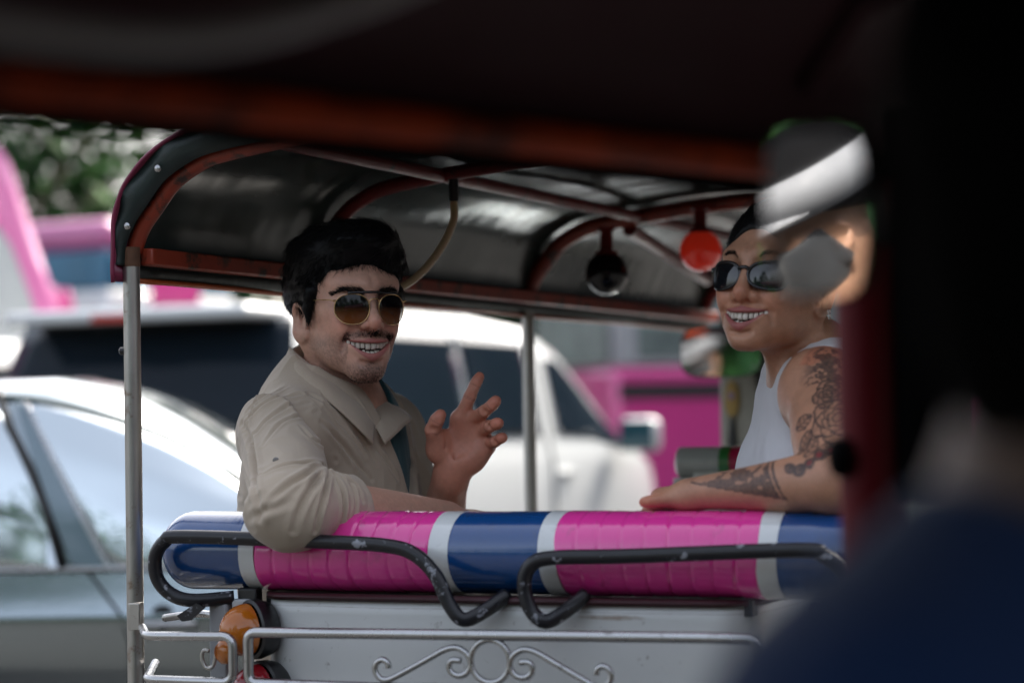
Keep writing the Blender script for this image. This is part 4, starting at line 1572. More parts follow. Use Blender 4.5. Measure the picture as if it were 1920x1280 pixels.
def roof_sheet(off, v0, v1, n, name, mat, parent=tuk, smooth=True, solid=0, sag=0.0):
    q = prof(off)
    rows = []
    for k in range(n + 1):
        v = v0 + (v1 - v0) * k / n
        s = sag * abs(math.sin(math.pi * (v / .72)))
        rows.append([(a, v, b + s * min(1, max(0, (b - 1.66) * 8))) for a, b in q])
    return MB().sheet(rows).build(name, mat, parent, auto=0, solid=solid)


roof_sheet(lambda z: .004 + .020 * float(smoothstep(1.60, 1.69, np.array(z))), .0, 2.55, 40, 'canopy_lining', M_CEIL, sag=.010)
cv = roof_sheet(skin_off(.042), -.028, 2.58, 24, 'canopy', M_MAROON, solid=.003)
# piping along the rear edge of the canopy and the vinyl flap inside it
q = prof(skin_off(.043))
edge = [(-.011, 1.560), (-.012, 1.575)] + [tuple(p) for p in q] + [(TW + .012, 1.575), (TW + .011, 1.560)]
MB().tube([(a, -.031, b) for a, b in edge], .0036, 6).build('piping', M_MAROON, cv, auto=0)
for s in (0, 1):
    MB().sheet([[((-.0115 if s == 0 else TW + .0115), v, z) for v in np.linspace(-.028, 2.58, 20)] for z in (1.562, 1.588)]).build('canopy_skirt', M_MAROON, cv, auto=0, solid=.003)
a, b = prof(skin_off(.040)), prof(.004)
rows = [[(x, -.027 + .004 * math.sin(i * .9), z) for i, (x, z) in enumerate(a)], [(x, -.022, z) for x, z in (a + b) / 2], [(x, -.012, z) for x, z in b]]
fl = MB().sheet(rows).build('rear_flap', M_FLAP, tuk, auto=0, solid=.002)
for (px, py) in ((239, 424), (296, 316)):
    c = on(px, py, v=-.028)
    MB().lathe([(.0055, 0), (.005, .0022), (.0022, .004), (.0005, .004)], c, (0, -1, 0), 12).build('snap_button', M_CHROME, fl)
# ribs across, rails along
for v, m in ((.0, M_RUSTRED), (.53, M_DEEPRED), (1.43, M_RUSTRED), (2.5, M_DEEPRED)):
    q = prof(.004)[3:-3] if v < 1 else prof(.004)
    MB().tube([(x, v + .012, z) for x, z in q], .0125 if v < 1 else .0165, 12).build('rib', m, tuk, auto=0)
for u in (.242, .583, TW - .242):
    z = 1.7475 if u < .3 or u > .9 else 1.778
    MB().tube([(u, v, z + .004) for v in (.012, .53, 1.0, 1.43, 2.5)], .0115, 10).build('ceiling_rail', M_DEEPRED, tuk, auto=60)
for u, s in ((0, 1), (TW, -1)):
    x0, x1 = sorted((u + s * .004, u + s * .026))
    MB().box((x0, .016, 1.586), (x1, 2.55, 1.611)).build('eave_rail', M_RUSTRED, tuk, bevel=.003)
    rows = [[(u - s * (.004 + .003 * math.sin(v * 9)), v, z) for v in np.linspace(.02, 2.55, 40)] for z in (1.592, 1.580, 1.5665)]
    MB().sheet(rows).build('valance', M_FLAP, tuk, auto=0, solid=.002)
    MB().tube([(u - s * .005, v, 1.5645 + .0012 * math.sin(v * 7)) for v in np.linspace(.02, 2.55, 40)], .0042, 6).build('valance_trim', M_ORANGE, tuk, auto=0)
g = on(1180, 430, v=1.44); h_ = on(1325, 524, v=2.2)
MB().tube([g, h_], .014, 10).build('roof_brace', M_DEEPRED, tuk)

# seat-back bolster: bands of wrapped vinyl
BZ, BRV, BRZ = 1.1745, .060, .0555


def vinyl(name, col, rough=.20):
    t = NT(name)
    c = t.mix(t.noise(8, 5, .6), tuple(x * .88 for x in col), tuple(min(1, x * 1.1) for x in col))
    c = t.mix(t.ramp(t.noise(30, 6, .7), [(.58, 0), (.74, .6)]), c, tuple(.5 * x + .03 for x in col))
    t.set(col=c, rough=rough, spec=.55, coat=.85)
    t.b.inputs['Coat Roughness'].default_value = .10
    tc = t.n('ShaderNodeTexCoord'); mp = t.n('ShaderNodeMapping'); mp.inputs['Scale'].default_value = (1, .3, .3)
    t.l(tc.outputs['Object'], mp.inputs['Vector'])
    t.bump(t.math('ADD', t.noise(70, 3, .6, vec=mp.outputs[0]), t.math('MULTIPLY', t.noise(300, 2), .15)), .22, .004)
    return t.m


M_PINK = vinyl('pink_vinyl', (.80, .045, .33))
M_BLUE = vinyl('blue_vinyl', (.006, .058, .205))
M_WBAND = vinyl('white_vinyl_tape', (.66, .68, .67), .28)
bol = MB()


def band(u0, u1, name, mat, parent, seg=0, fat=1.0, cap=None):
    rings = []
    n = 40
    us = list(np.linspace(u0, u1, max(6, int((u1 - u0) / .0022))))
    for u in us:
        f = fat
        if seg:
            t = (u - u0) / (u1 - u0) * seg
            e = abs(t - round(t))
            f *= 1.0 + .010 * min(1, e / .16) - .020 * math.exp(-(e / .035) ** 2)
            f += .004 * math.sin(round(t - .5) * 2.4)
        if cap == 'l':
            t = min(1, (u - u0) / .050); f *= math.sqrt(max(0, 1 - (1 - t) ** 2.2)) * .99 + .01
        if cap == 'r':
            t = min(1, (u1 - u) / .050); f *= math.sqrt(max(0, 1 - (1 - t) ** 2.2)) * .99 + .01
        f *= 1 + .006 * math.sin(u * 21)
        rings.append([(u + .004 * math.sin(a * 2 + u * 9) * (1 if seg else .3), BRV * f * math.cos(a), BZ + BRZ * f * math.sin(a) * (1 if math.sin(a) > 0 else .99)) for a in np.linspace(0, 2 * math.pi, n, endpoint=False)])
    mb = MB()
    vs = [p for r in rings for p in r]; fs = []
    for i in range(len(rings) - 1):
        for k in range(n):
            l = (k + 1) % n
            fs.append((i * n + k, i * n + l, (i + 1) * n + l, (i + 1) * n + k))
    fs += [tuple(range(n))[::-1], tuple(range((len(rings) - 1) * n, len(rings) * n))]
    return mb.add(vs, fs).build(name, mat, parent, auto=60)


core = MB().tube([(.10, 0, BZ), (1.06, 0, BZ)], .045, 16).build('seat_bolster', M_BLACK, tuk)
band(.060, .212, 'blue_band', M_BLUE, core, cap='l')
band(.208, .232, 'white_band', M_WBAND, core, fat=1.012)
band(.230, .505, 'pink_band', M_PINK, core, seg=9)
band(.503, .532, 'white_band', M_WBAND, core, fat=1.012)
band(.530, .664, 'blue_band', M_BLUE, core)
band(.662, .686, 'white_band', M_WBAND, core, fat=1.012)
band(.684, .960, 'pink_band', M_PINK, core, seg=9, fat=1.006)
band(.958, .985, 'white_band', M_WBAND, core, fat=1.012)
band(.983, 1.122, 'blue_band', M_BLUE, core, cap='r')

# grab bars outside the bolster
gb = [(.610, -.045, 1.122), (.592, -.072, 1.104), (.566, -.086, 1.092), (.546, -.088, 1.112), (.528, -.088, 1.148), (.498, -.088, 1.176), (.455, -.088, 1.188), (.35, -.088, 1.193), (.14, -.088, 1.1985), (.108, -.087, 1.192), (.090, -.084, 1.170), (.090, -.080, 1.140), (.108, -.074, 1.118), (.140, -.068, 1.109), (.190, -.040, 1.112)]
MB().tube(smooth_path(gb, 6), .0098, 14).build('grab_bar', M_DARKBAR, tuk, auto=0)
gb = [(.722, -.045, 1.124), (.704, -.072, 1.104), (.682, -.086, 1.092), (.662, -.088, 1.108), (.654, -.088, 1.140), (.664, -.088, 1.164), (.695, -.088, 1.174), (.80, -.088, 1.177), (1.02, -.088, 1.186), (1.055, -.087, 1.180), (1.078, -.084, 1.160), (1.080, -.080, 1.135), (1.066, -.074, 1.116), (1.03, -.05, 1.112)]
MB().tube(smooth_path(gb, 6), .0098, 14).build('grab_bar', M_DARKBAR, tuk, auto=0)

# body: rear panel with rounded corners, rim under the bolster, lower shell
M_WHITEPAINT = panel_mat()
sec = []
for k in range(9):
    a = math.pi / 2 * k / 8
    sec.append((.275 - .05 * math.sin(a) - .0, -.035 + .05 * (1 - math.cos(a))))
half = [(.583, -.043), (.42, -.040), (.30, -.036)] + sec[0:] + [(.222, .20), (.222, .42)]
full = [(TW - x, y) for x, y in half[::-1]] + half[1:]
rows = [[(x, y + (.0 if z > .9 else .02), z) for x, y in full] for z in (1.116, 1.09, 1.06, 1.0, .92, .80, .60, .45)]
MB().sheet(rows).build('rear_panel', M_WHITEPAINT, tuk, auto=50, solid=.003)
rim = [(x, y - .005) for x, y in full]
MB().sheet([[(x, y, 1.1115) for x, y in rim], [(x, y - .002, 1.1145) for x, y in rim], [(x, y, 1.1185) for x, y in rim]]).build('panel_rim', simple('dark_maroon_edging', (.045, .008, .012), .5), tuk, solid=.006)
MB().box((.23, -.02, 1.098), (.94, .06, 1.118)).build('bolster_board', M_BLACK, tuk)
MB().box((.06, .02, .40), (TW - .06, 2.3, .46)).build('floor', M_BLACK, tuk)
MB().box((.10, .10, .62), (TW - .10, .60, .78)).build('bench_seat', M_BLUE, tuk, bevel=.03)
MB().box((.14, .05, .46), (TW - .14, .58, .62)).build('seat_box', M_WHITEPAINT, tuk)
for u in (.03, TW - .05): MB().box((u, .05, .42), (u + .02, 1.35, .66)).build('side_panel', simple('navy_enamel', (.010, .020, .055), .4), tuk, bevel=.008)
for c, nm in (((.10, .45), 'wheel'), ((TW - .10, .45), 'wheel'), ((.583, 2.35), 'wheel')):
    w_ = MB().lathe([(.10, -.05), (.19, -.055), (.225, -.035), (.232, 0), (.225, .035), (.19, .055), (.10, .05)], (c[0], c[1], .232), (1, 0, 0), 28).build(nm, simple('tyre_rubber', (.02, .02, .02), .8), tuk)
    MB().lathe([(.02, -.052), (.12, -.05), (.135, -.02), (.135, .02), (.12, .05), (.02, .052)], (c[0], c[1], .232), (1, 0, 0), 20).build('rim', M_CHROME, w_)

# decorative rail of bent rod behind the body
DV = -.125
R0 = .0072
U0, U1, ZT, ZB = .262, .979, 1.0725, 1.0045
rl = MB().tube(round_path([(U0 + .2, DV, ZB), (U0, DV, ZB), (U0, DV, ZT), (U1, DV, ZT + .008), (U1, DV, ZB + .008), (U0 + .2, DV, ZB)], .014), R0, 10).build('scroll_rail', M_CHROME, tuk, auto=0)
CU, CZ_ = .621, 1.0435
MB().tube([(CU + .0275 * math.cos(a), DV, CZ_ + .0275 * math.sin(a)) for a in np.linspace(0, 2 * math.pi, 36, endpoint=False)], .0042, 8, closed=True).build('ring', M_CHROME, rl, auto=0)
MB().tube([(CU, DV, CZ_ + .027), (CU, DV, ZT)], .005, 8).build('weld', M_CHROME, rl)


def scroll(s):
    def P(px, py):
        q = on(px, py, v=DV)
        return (CU + s * (CU - q[0]), DV, q[2])
    pts = [P(729, 1252), P(727, 1242), P(718, 1236), P(708, 1240), P(703, 1251), P(707, 1264), P(717, 1273), P(732, 1272), P(760, 1258), P(800, 1236), P(835, 1217), P(858, 1214), P(876, 1226), P(883, 1243), P(876, 1260), P(860, 1266), P(846, 1259), P(842, 1247), P(848, 1237), P(864, 1238)]
    return MB().tube(smooth_path([np.array(p) for p in pts], 5), .0042, 8).build('scroll', M_CHROME, rl, auto=0)


scroll(1); scroll(-1)
MB().tube([(U0 + .12, DV, ZB), (U0 + .12, DV, ZB - .35)], R0, 8).build('rail_leg', M_CHROME, rl)
# small side rail fixed to the rear post
sr = MB().tube(round_path([(.034, -.034, 1.066), (.10, DV, 1.064), (.238, DV, 1.0665), (.238, DV, 1.0045), (.10, DV, 1.0045), (.02, .02, 1.010)], .016), .0062, 10).build('corner_rail', M_CHROME, tuk, auto=0)
MB().tube(round_path([(.03, .03, 1.074), (.10, .012, 1.084), (.20, -.03, 1.080)], .02), .0055, 8).build('corner_rail', M_CHROME, tuk, auto=0)
MB().box((.010, -.034, 1.062), (.017, -.004, 1.100)).box((.013, -.036, 1.062), (.030, -.031, 1.100)).build('rail_bracket', M_STEEL, tuk, bevel=.001)
MB().tube(smooth_path([np.array(on(*p, v=-.09)) for p in ((392, 1220), (382, 1219), (379, 1232), (386, 1250), (398, 1250), (403, 1236), (404, 1226))], 5), .0028, 8).build('hook', M_STEEL, tuk, auto=0)
MB().box((.155, -.052, .98), (.185, -.02, 1.105)).build('corner_strut', simple('grey_primer', (.25, .26, .27), .5), tuk, bevel=.004)
MB().box((.190, -.048, 1.088), (.218, -.015, 1.110)).build('corner_block', simple('pale_grey_paint', (.42, .44, .45), .45), tuk, bevel=.003)
tb = MB().prism([(.118, 1.088), (.150, 1.106), (.163, 1.100), (.140, 1.082), (.126, 1.080)], -.075, -.071, lambda a, b, d: (a, d, b)).build('bracket_tab', M_DARKBAR, tuk)
# indicator: black bezel, amber dome, round reflector; tail light below


def plastic(name, col, trans=.25):
    t = NT(name)
    tc = t.n('ShaderNodeTexCoord')
    t.set(col=t.mix(t.noise(30, 3), tuple(x * .8 for x in col), col), rough=.12, spec=.5, coat=.4, sss=.04)
    t.b.inputs['Subsurface Scale'].default_value = .01
    t.bump(t.noise(160, 2), .12, .001)
    return t.m


M_AMBER = plastic('amber_plastic', (.50, .14, .008)); M_REDPL = plastic('red_plastic', (.30, .010, .018))


def dome(name, c, ru, rz, dv, mat, parent, yaw=0):
    q = Matrix.Rotation(yaw, 3, 'Z')
    vs, fs = [], []
    n, m = 28, 8
    for k in range(m + 1):
        r = math.sin(math.pi / 2 * k / m) if k else .02
        h = math.cos(math.pi / 2 * k / m)
        for j in range(n):
            a = 2 * math.pi * j / n
            p = q @ Vector((ru * r * math.cos(a) * (1 - .10 * math.sin(a)), -dv * h, rz * r * math.sin(a)))
            vs.append((c[0] + p.x, c[1] + p.y, c[2] + p.z))
    for k in range(m):
        for j in range(n):
            l = (j + 1) % n
            fs.append((k * n + j, k * n + l, (k + 1) * n + l, (k + 1) * n + j))
    fs.append(tuple(range(n)))
    return MB().add(vs, fs).build(name, mat, parent, auto=60)


def bezel(c, ru, rz, parent, yaw):
    q = Matrix.Rotation(yaw, 3, 'Z')
    ring = lambda s, y: [tuple(np.array(c) + np.array(q @ Vector((ru * s * math.cos(a) * (1 - .10 * math.sin(a)), y, rz * s * math.sin(a))))) for a in np.linspace(0, 2 * math.pi, 28, endpoint=False)]
    mb = MB(); R = [ring(.75, .03), ring(1.0, .025), ring(1.12, .008), ring(1.12, -.004), ring(1.0, -.006), ring(.9, .0)]
    vs = [p for r in R for p in r]
    fs = [(i * 28 + k, i * 28 + (k + 1) % 28, (i + 1) * 28 + (k + 1) % 28, (i + 1) * 28 + k) for i in range(5) for k in range(28)]
    return mb.add(vs, fs + [tuple(range(28))]).build('bezel', M_BLACK, parent, auto=50)


ic = on(462, 1180, v=-.060)
ind = dome('indicator_light', ic, .0330, .0365, .040, M_AMBER, tuk, rad(-25))
bezel(ic + np.array([.006, .006, 0]), .0335, .0370, ind, rad(-25))
rc = on(421, 1221, v=-.092)
rf = dome('reflector', rc, .0170, .0175, .010, M_AMBER, ind, rad(-20))
for r in (.005, .009, .013):
    MB().tube([rc + np.array([r * math.cos(a), -.0095 + r * r * 28, r * math.sin(a)]) for a in np.linspace(0, 2 * math.pi, 20, endpoint=False)], .0009, 5, closed=True).build('reflector_ring', M_AMBER, ind, auto=0)
tc_ = on(482, 1290, v=-.055)
tl = dome('tail_light', tc_, .034, .034, .036, M_REDPL, tuk, rad(-20))
bezel(tc_ + np.array([.006, .006, 0]), .0345, .0345, tl, rad(-20))
MB().box((.195, -.04, 1.09), (.225, -.02, 1.125)).build('hinge', M_BLACK, tuk, bevel=.003)

# driver's end: seat back roll, windscreen pillar with paper emblem, mirror
def roll(pts, name, mat, parent, r=.0300):
    return MB().tube(pts, r, 24).build(name, mat, parent, auto=50)


ds = MB().box((.40, 1.27, .62), (.86, 1.33, 1.25)).build('driver_seat_back', simple('cream_board', (.42, .42, .36), .5), tuk, bevel=.01)
M_CREAM = vinyl('cream_vinyl', (.36, .37, .33), .3)
roll([(.366, 1.30, 1.266), (.370, 1.30, 1.266), (.455, 1.30, 1.266)], 'cream_roll', M_CREAM, ds, [.024, .0298, .0300])
roll([(.455, 1.30, 1.266), (.475, 1.30, 1.266)], 'green_band', vinyl('green_vinyl', (.03, .16, .035), .3), ds, .0308)
roll([(.470, 1.30, 1.266), (.70, 1.30, 1.266)], 'crimson_roll', vinyl('crimson_vinyl', (.36, .010, .055), .3), ds)
MB().box((.36, 1.28, 1.215), (.48, 1.32, 1.238)).build('seat_back_rail', M_CREAM, ds, bevel=.004)
pa, pb, pc_, pd = on(1350, 700, v=2.3), on(1413, 700, v=2.3), on(1352, 985, v=2.3), on(1440, 985, v=2.3)
pn = MB().prism([(pa[0], pa[2] + .13), (pb[0], pb[2] + .13), (pd[0], pd[2]), (pc_[0], pc_[2])], 2.30, 2.345, lambda a, b, d: (a, d, b)).build('windscreen_pillar', simple('beige_paint', (.36, .34, .28), .5), tuk, bevel=.006)
sp0, sp1 = on(1415, 700, v=2.28), on(1437, 835, v=2.28)
MB().prism([(sp0[0], sp0[2] + .12), (sp0[0] + .03, sp0[2] + .12), (sp1[0] + .03, sp1[2] - .3), (sp1[0], sp1[2] - .3)], 2.27, 2.30, lambda a, b, d: (a, d, b)).build('pillar_seal', M_BLACK, tuk)
em = on(1372, 748, v=2.296)
emb = MB().lathe([(.0005, 0), (.020, 0), (.021, .0025), (.0005, .0035)], em, (0, -1, 0), 20)
emb.v = [(em[0] + (x - em[0]) * .85, y, em[2] + (z - em[2]) * 2.1) for x, y, z in emb.v]
eo = emb.build('emblem', simple('gilt_card', (.40, .25, .06), .45, var=.4, scale=120), pn)
MB().lathe([(.0005, 0), (.009, 0), (.008, .003), (.0005, .004)], em + np.array([0, -.003, .008]), (0, -1, 0), 14).build('emblem_centre', simple('lilac_paint', (.30, .20, .30), .5), pn)
MB().prism([(em[0] - .003, em[2] - .04), (em[0] + .003, em[2] - .04), (em[0] + .012, em[2] - .12), (em[0] - .012, em[2] - .12)], 2.292, 2.297, lambda a, b, d: (a, d, b)).build('tassel', M_BLACK, pn)
for u in (TW - .04,):
    MB().tube([(u, 2.42, 1.58), (u, 2.34, .9), (u + (.15 if u < .5 else -.15), 2.40, .5)], .016, 10).build('windscreen_frame', M_DEEPRED, tuk)
mc = (on(1280, 660, v=2.18) + on(1424, 660, v=2.18)) / 2
mw, mh = .094, .0585
out = [(mc[0] + mw * math.copysign(abs(math.cos(a)) ** .5, math.cos(a)), mc[2] + mh * math.copysign(abs(math.sin(a)) ** .5, math.sin(a))) for a in np.linspace(0, 2 * math.pi, 40, endpoint=False)]
mirror_tilt = Matrix.Translation(Vector(mc)) @ Matrix.Rotation(rad(14), 4, 'Z') @ Matrix.Rotation(rad(1), 4, 'X') @ Matrix.Translation(-Vector(mc))
fnm = lambda a, b, d: tuple(mirror_tilt @ Vector((a, d, b)))
mrr = MB().prism(out, 2.180, 2.20, fnm).build('rear_view_mirror', M_BLACK, tuk, bevel=.003)
inn = [(mc[0] + (a - mc[0]) * .97, mc[2] + (b - mc[2]) * .95) for a, b in out]
M_MIRROR = simple('mirror_glass', (.86, .87, .88), .02, metal=1.0, var=.01)
MB().prism(inn, 2.1765, 2.1798, fnm).build('mirror_glass', M_MIRROR, mrr)
MB().tube([(mc[0] + .03, 2.2, mc[2]), (mc[0] + .04, 2.30, mc[2] + .06), (mc[0] + .04, 2.46, 1.66)], .006, 8).build('mirror_arm', M_BLACK, mrr)

# hung from the roof
hose_pts = [on(851, 378, v=.50), on(851, 410, v=.50), on(838, 445, v=.50), on(815, 482, v=.49), on(788, 513, v=.48), on(752, 538, v=.46), on(690, 560, v=.43), on(640, 520, v=.47), on(632, 420, v=.53)]
H = MB().tube([TO + TU * p[0] + TV * p[1] + np.array([0, 0, p[2]]) - W(851, 378, 3.66) for p in smooth_path(hose_pts, 8)], .0062, 12).build('plastic_tube', simple('yellowed_plastic', (.50, .37, .20), .4, var=.2), None, auto=0)
H.location = W(851, 378, 3.66)
tag(H, 'yellowed cream plastic tube drooping from the canopy frame behind the man', 'tube')
k = MB().tube([(0, 0, .036), (0, 0, .0)], .008, 10).build('clip', M_BLACK, H)


def lamp(px, py, r, mat, label, stem_px):
    P = W(px, py, 4.43)
    o = empty('ball_lamp', P)
    tag(o, label, 'lamp', 'round lamps hung from the canopy')
    vs = [(r * math.sin(math.pi * k / 14 + 1e-4), r * math.cos(math.pi * k / 14)) for k in range(15)]
    MB().lathe([(max(a, .0006), b) for a, b in vs[::-1]], (0, 0, 0), (0, 0, 1), 28).build('globe', mat, o, auto=0)
    MB().lathe([(r * .52, r * .82), (r * .52, r * 1.0), (r * .30, r * 1.05), (r * .30, r * 1.9), (r * .42, r * 1.92), (r * .42, r * 2.1)], (0, 0, 0), (0, 0, 1), 16).build('stem', M_DEEPRED, o)
    return o


M_REDGLOBE = plastic('red_globe', (.85, .020, .012))
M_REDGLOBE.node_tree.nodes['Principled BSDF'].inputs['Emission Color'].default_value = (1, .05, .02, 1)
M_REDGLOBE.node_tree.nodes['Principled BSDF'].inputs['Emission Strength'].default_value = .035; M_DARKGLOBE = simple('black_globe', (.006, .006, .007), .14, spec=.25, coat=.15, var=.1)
lamp(1314, 470, .0415, M_REDGLOBE, 'glossy red ball lamp hanging from the canopy beside the laughing woman', None)
lamp(1138, 512, .0425, M_DARKGLOBE, 'black ball lamp hanging from the canopy between the two passengers', None)


# ------------------------------------------------------------------ the street: ground, vehicles, trees, buildings
def asphalt():
    t = NT('asphalt')
    c = t.mix(t.noise(.6, 6, .6), (.022, .022, .024), (.042, .041, .040))
    c = t.mix(t.math('MULTIPLY', t.noise(90, 3, .7), .5), c, (.08, .079, .076))
    t.set(col=c, rough=.85)
    t.bump(t.noise(60, 4, .7), .5, .01)
    return t.m


g = MB()
N_ = 40
g.sheet([[(x, y, 0) for x in np.linspace(-400, 400, N_)] for y in np.linspace(-400, 400, N_)])
road = g.build('road', asphalt(), None, smooth=False)
tag(road, 'grey asphalt road under the traffic', kind='structure')


def car_paint(name, col, metal=0.0, rough=.3):
    t = NT(name)
    c = t.mix(t.noise(3, 4), tuple(x * .94 for x in col), col)
    t.set(col=c, metal=metal, rough=rough, coat=1.0, spec=.5)
    t.b.inputs['Coat Roughness'].default_value = .03
    return t.m


M_CARWHITE = car_paint('white_car_paint', (.68, .70, .70))
M_SILVER_P = car_paint('silver_car_paint', (.32, .37, .39), metal=1.0, rough=.16)
M_GLASSD = simple('dark_tinted_glass', (.009, .015, .022), .06, spec=.13, coat=.0, var=.1, scale=1.0)
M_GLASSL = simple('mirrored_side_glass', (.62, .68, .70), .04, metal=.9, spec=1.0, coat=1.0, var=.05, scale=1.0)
M_TRIM = simple('black_rubber_trim', (.012, .013, .014), .5)
M_TYRE = bpy.data.materials['tyre_rubber']
M_BRAKE = plastic('brake_lens', (.60, .03, .02))


class Car:
    """lofted body: x across, y forward from the rear end, z up. stations: (y, top, roof half width, shoulder half width)"""
    def __init__(s, stations, belt, floor, name, mat, root, crease=False):
        s.crease = crease
        s.st = stations; s.belt = belt; s.floor = floor; s.root = root
        rows = []
        for y, top, wr, wb in stations:
            sec = s.section(y)
            rows.append([(x, y, z) for x, z in sec])
        mb = MB().sheet(rows)
        n = len(rows[0])
        mb.add(rows[0], [tuple(range(n))]); mb.add(rows[-1], [tuple(range(n))[::-1]])
        s.body = mb.build(name, mat, root, auto=40)
        md = s.body.modifiers.new('sub', 'SUBSURF'); md.levels = 1; md.render_levels = 1; md.subdivision_type = 'SIMPLE'

    def at(s, y):
        st = s.st
        y = min(max(y, st[0][0]), st[-1][0])
        for a, b in zip(st, st[1:]):
            if y <= b[0]:
                t = (y - a[0]) / max(b[0] - a[0], 1e-6)
                return [a[i] + (b[i] - a[i]) * t for i in (1, 2, 3)]

    def half(s, y):
        top, wr, wb = s.at(y)
        bz = min(s.belt, top - .06)
        pts = [(wb * .90, s.floor), (wb * .985, s.floor + .14), (wb, s.floor + .36), (wb * .992, bz - .12), (wb * .965, bz)]
        if s.crease: pts = [(wb * .84, s.floor), (wb * .87, s.floor + .14), (wb * .905, s.floor + .36), (wb, bz - .125), (wb * .99, bz - .10), (wb * .965, bz)]
        for t in (.3, .6, .85):
            pts.append((wb * .955 + (wr - wb * .955) * t ** (2.1 if s.crease else 1.15), bz + (top - bz) * t))
        pts += [(wr * .955, top - .02 * min(1, (top - bz) * 3)), (wr * .80, top), (0, top + .015)]
        return pts

    def section(s, y):
        h = s.half(y)
        return [(-x, z) for x, z in h] + [(x, z) for x, z in h[-2::-1]]

    def side_x(s, y, z):
        h = s.half(y)
        for (x0, z0), (x1, z1) in zip(h, h[1:]):
            if z0 <= z <= z1 + 1e-9: return x0 + (x1 - x0) * (z - z0) / max(z1 - z0, 1e-6)
        return h[-1][0]

    def side_panel(s, poly, off, name, mat, side=1, parent=None, solid=.006):
        """patch following the side; poly in (y, z), filled as a fan of strips"""
        ys = np.linspace(min(p[0] for p in poly), max(p[0] for p in poly), 22)
        rows = []
        for y in ys:
            zs = []
            for (a, za), (b, zb) in zip(poly, poly[1:] + poly[:1]):
                if (a <= y <= b or b <= y <= a) and a != b: zs.append(za + (zb - za) * (y - a) / (b - a))
            if len(zs) < 2: zs = [zs[0], zs[0]] if zs else [0, 0]
            lo, hi = min(zs), max(zs)
            rows.append([(side * (s.side_x(y, lo + (hi - lo) * k / 14) + off + .005), y, lo + (hi - lo) * k / 14) for k in range(15)])
        return MB().sheet(rows).build(name, mat, parent or s.root, auto=0, solid=solid)

    def wheels(s, ys, r, w=.2):
        for y in ys:
            for sd in (-1, 1):
                x = sd * (s.at(y)[2] - .10)
                wh = MB().lathe([(r * .55, -.5 * w), (r * .93, -.5 * w), (r, -.35 * w), (r, .35 * w), (r * .93, .5 * w), (r * .55, .5 * w)], (x, y, r), (1, 0, 0), 28).build('wheel', M_TYRE, s.root)
                MB().lathe([(.02, -.51 * w), (r * .56, -.50 * w), (r * .62, -.3 * w), (r * .62, .3 * w), (r * .56, .50 * w), (.02, .51 * w)], (x, y, r), (1, 0, 0), 20).build('rim', M_CHROME, wh)
                MB().tube([(sd * (s.at(y)[2] + .004), y + (r + .06) * math.cos(a), r + (r + .06) * math.sin(a)) for a in np.linspace(-.2, math.pi + .2, 18)], .035, 6).build('wheel_arch', M_TRIM, s.root)


# ---- white van: rear and right side, ahead of the tuk-tuk
van = empty('van', (-1.04 - .90 * .913, 10.8 + .90 * .408, 0), -TY)
tag(van, 'white van with dark rear window, roof spoiler and red brake light seen behind the man', 'van', 'vehicles in the traffic')
vc = Car([(0, 1.30, .80, .86), (.03, 1.36, .80, .88), (.12, 1.62, .76, .89), (.24, 1.86, .72, .90), (.40, 1.93, .71, .90), (1.2, 1.965, .72, .90), (2.4, 1.965, .72, .90), (3.2, 1.92, .71, .90), (3.7, 1.80, .69, .90), (4.2, 1.52, .68, .89), (4.62, 1.22, .70, .88), (5.0, 1.10, .68, .84), (5.2, .92, .60, .78)], 1.20, .28, 'body', M_CARWHITE, van)
MB().box((-.70, -.10, 1.865), (.70, .34, 1.935)).build('spoiler', M_CARWHITE, van, bevel=.025)
MB().box((-.17, -.108, 1.872), (.06, -.095, 1.905)).build('brake_light', M_BRAKE, van)
rw = []
for z, y in ((1.30, -.012), (1.40, .008), (1.60, .085), (1.78, .170), (1.87, .215)):
    w_ = .905 - (z - 1.30) * .20
    rw.append([(x, y + .02 * (abs(x) / .85) ** 3 - .012, z) for x in np.linspace(-w_, w_, 15)])
MB().sheet(rw).build('rear_window', M_GLASSD, van, auto=0, solid=.012)
MB().box((-.80, -.03, .55), (.80, .0, .60)).build('bumper_strip', M_TRIM, van)
for s_ in (-1, 1):
    MB().box((s_ * .86 - .05, -.012, .85), (s_ * .86 + .05, .10, 1.26)).build('tail_light', M_BRAKE, van, bevel=.01)
    vc.side_panel([(.34, 1.30), (2.05, 1.27), (2.05, 1.83), (.50, 1.83)], .004, 'side_window', M_GLASSD, s_)
    vc.side_panel([(2.12, 1.27), (3.02, 1.255), (3.02, 1.83), (2.12, 1.83)], .004, 'side_window', M_GLASSD, s_)
    vc.side_panel([(3.28, 1.265), (3.9, 1.235), (4.45, 1.17), (4.30, 1.28), (3.95, 1.52), (3.60, 1.71), (3.36, 1.75), (3.30, 1.70)], .004, 'door_window', M_GLASSD, s_)
    vc.side_panel([(3.13, .5), (3.145, .5), (3.145, 1.85), (3.13, 1.85)], .003, 'door_seam', M_TRIM, s_)
    MB().box((s_ * .905 - .012, 3.22, 1.02), (s_ * .905 + .012, 3.44, 1.05)).build('door_handle', M_CARWHITE, van, bevel=.006)
    mh_ = MB().box((s_ * 1.04 - .13, 4.16, 1.14), (s_ * 1.04 + .13, 4.30, 1.36)).build('wing_mirror', M_CARWHITE, van, bevel=.05)
    MB().box((s_ * 1.04 - .115, 4.145, 1.155), (s_ * 1.04 + .115, 4.158, 1.345)).build('mirror_glass', simple('teal_mirror_glass', (.02, .07, .09), .08, var=.1), mh_, bevel=.01)
MB().box((-.26, -.02, .72), (.26, -.004, .86)).build('number_plate', simple('plate_white', (.65, .65, .62), .5), van)
vc.wheels((.95, 4.1), .33)

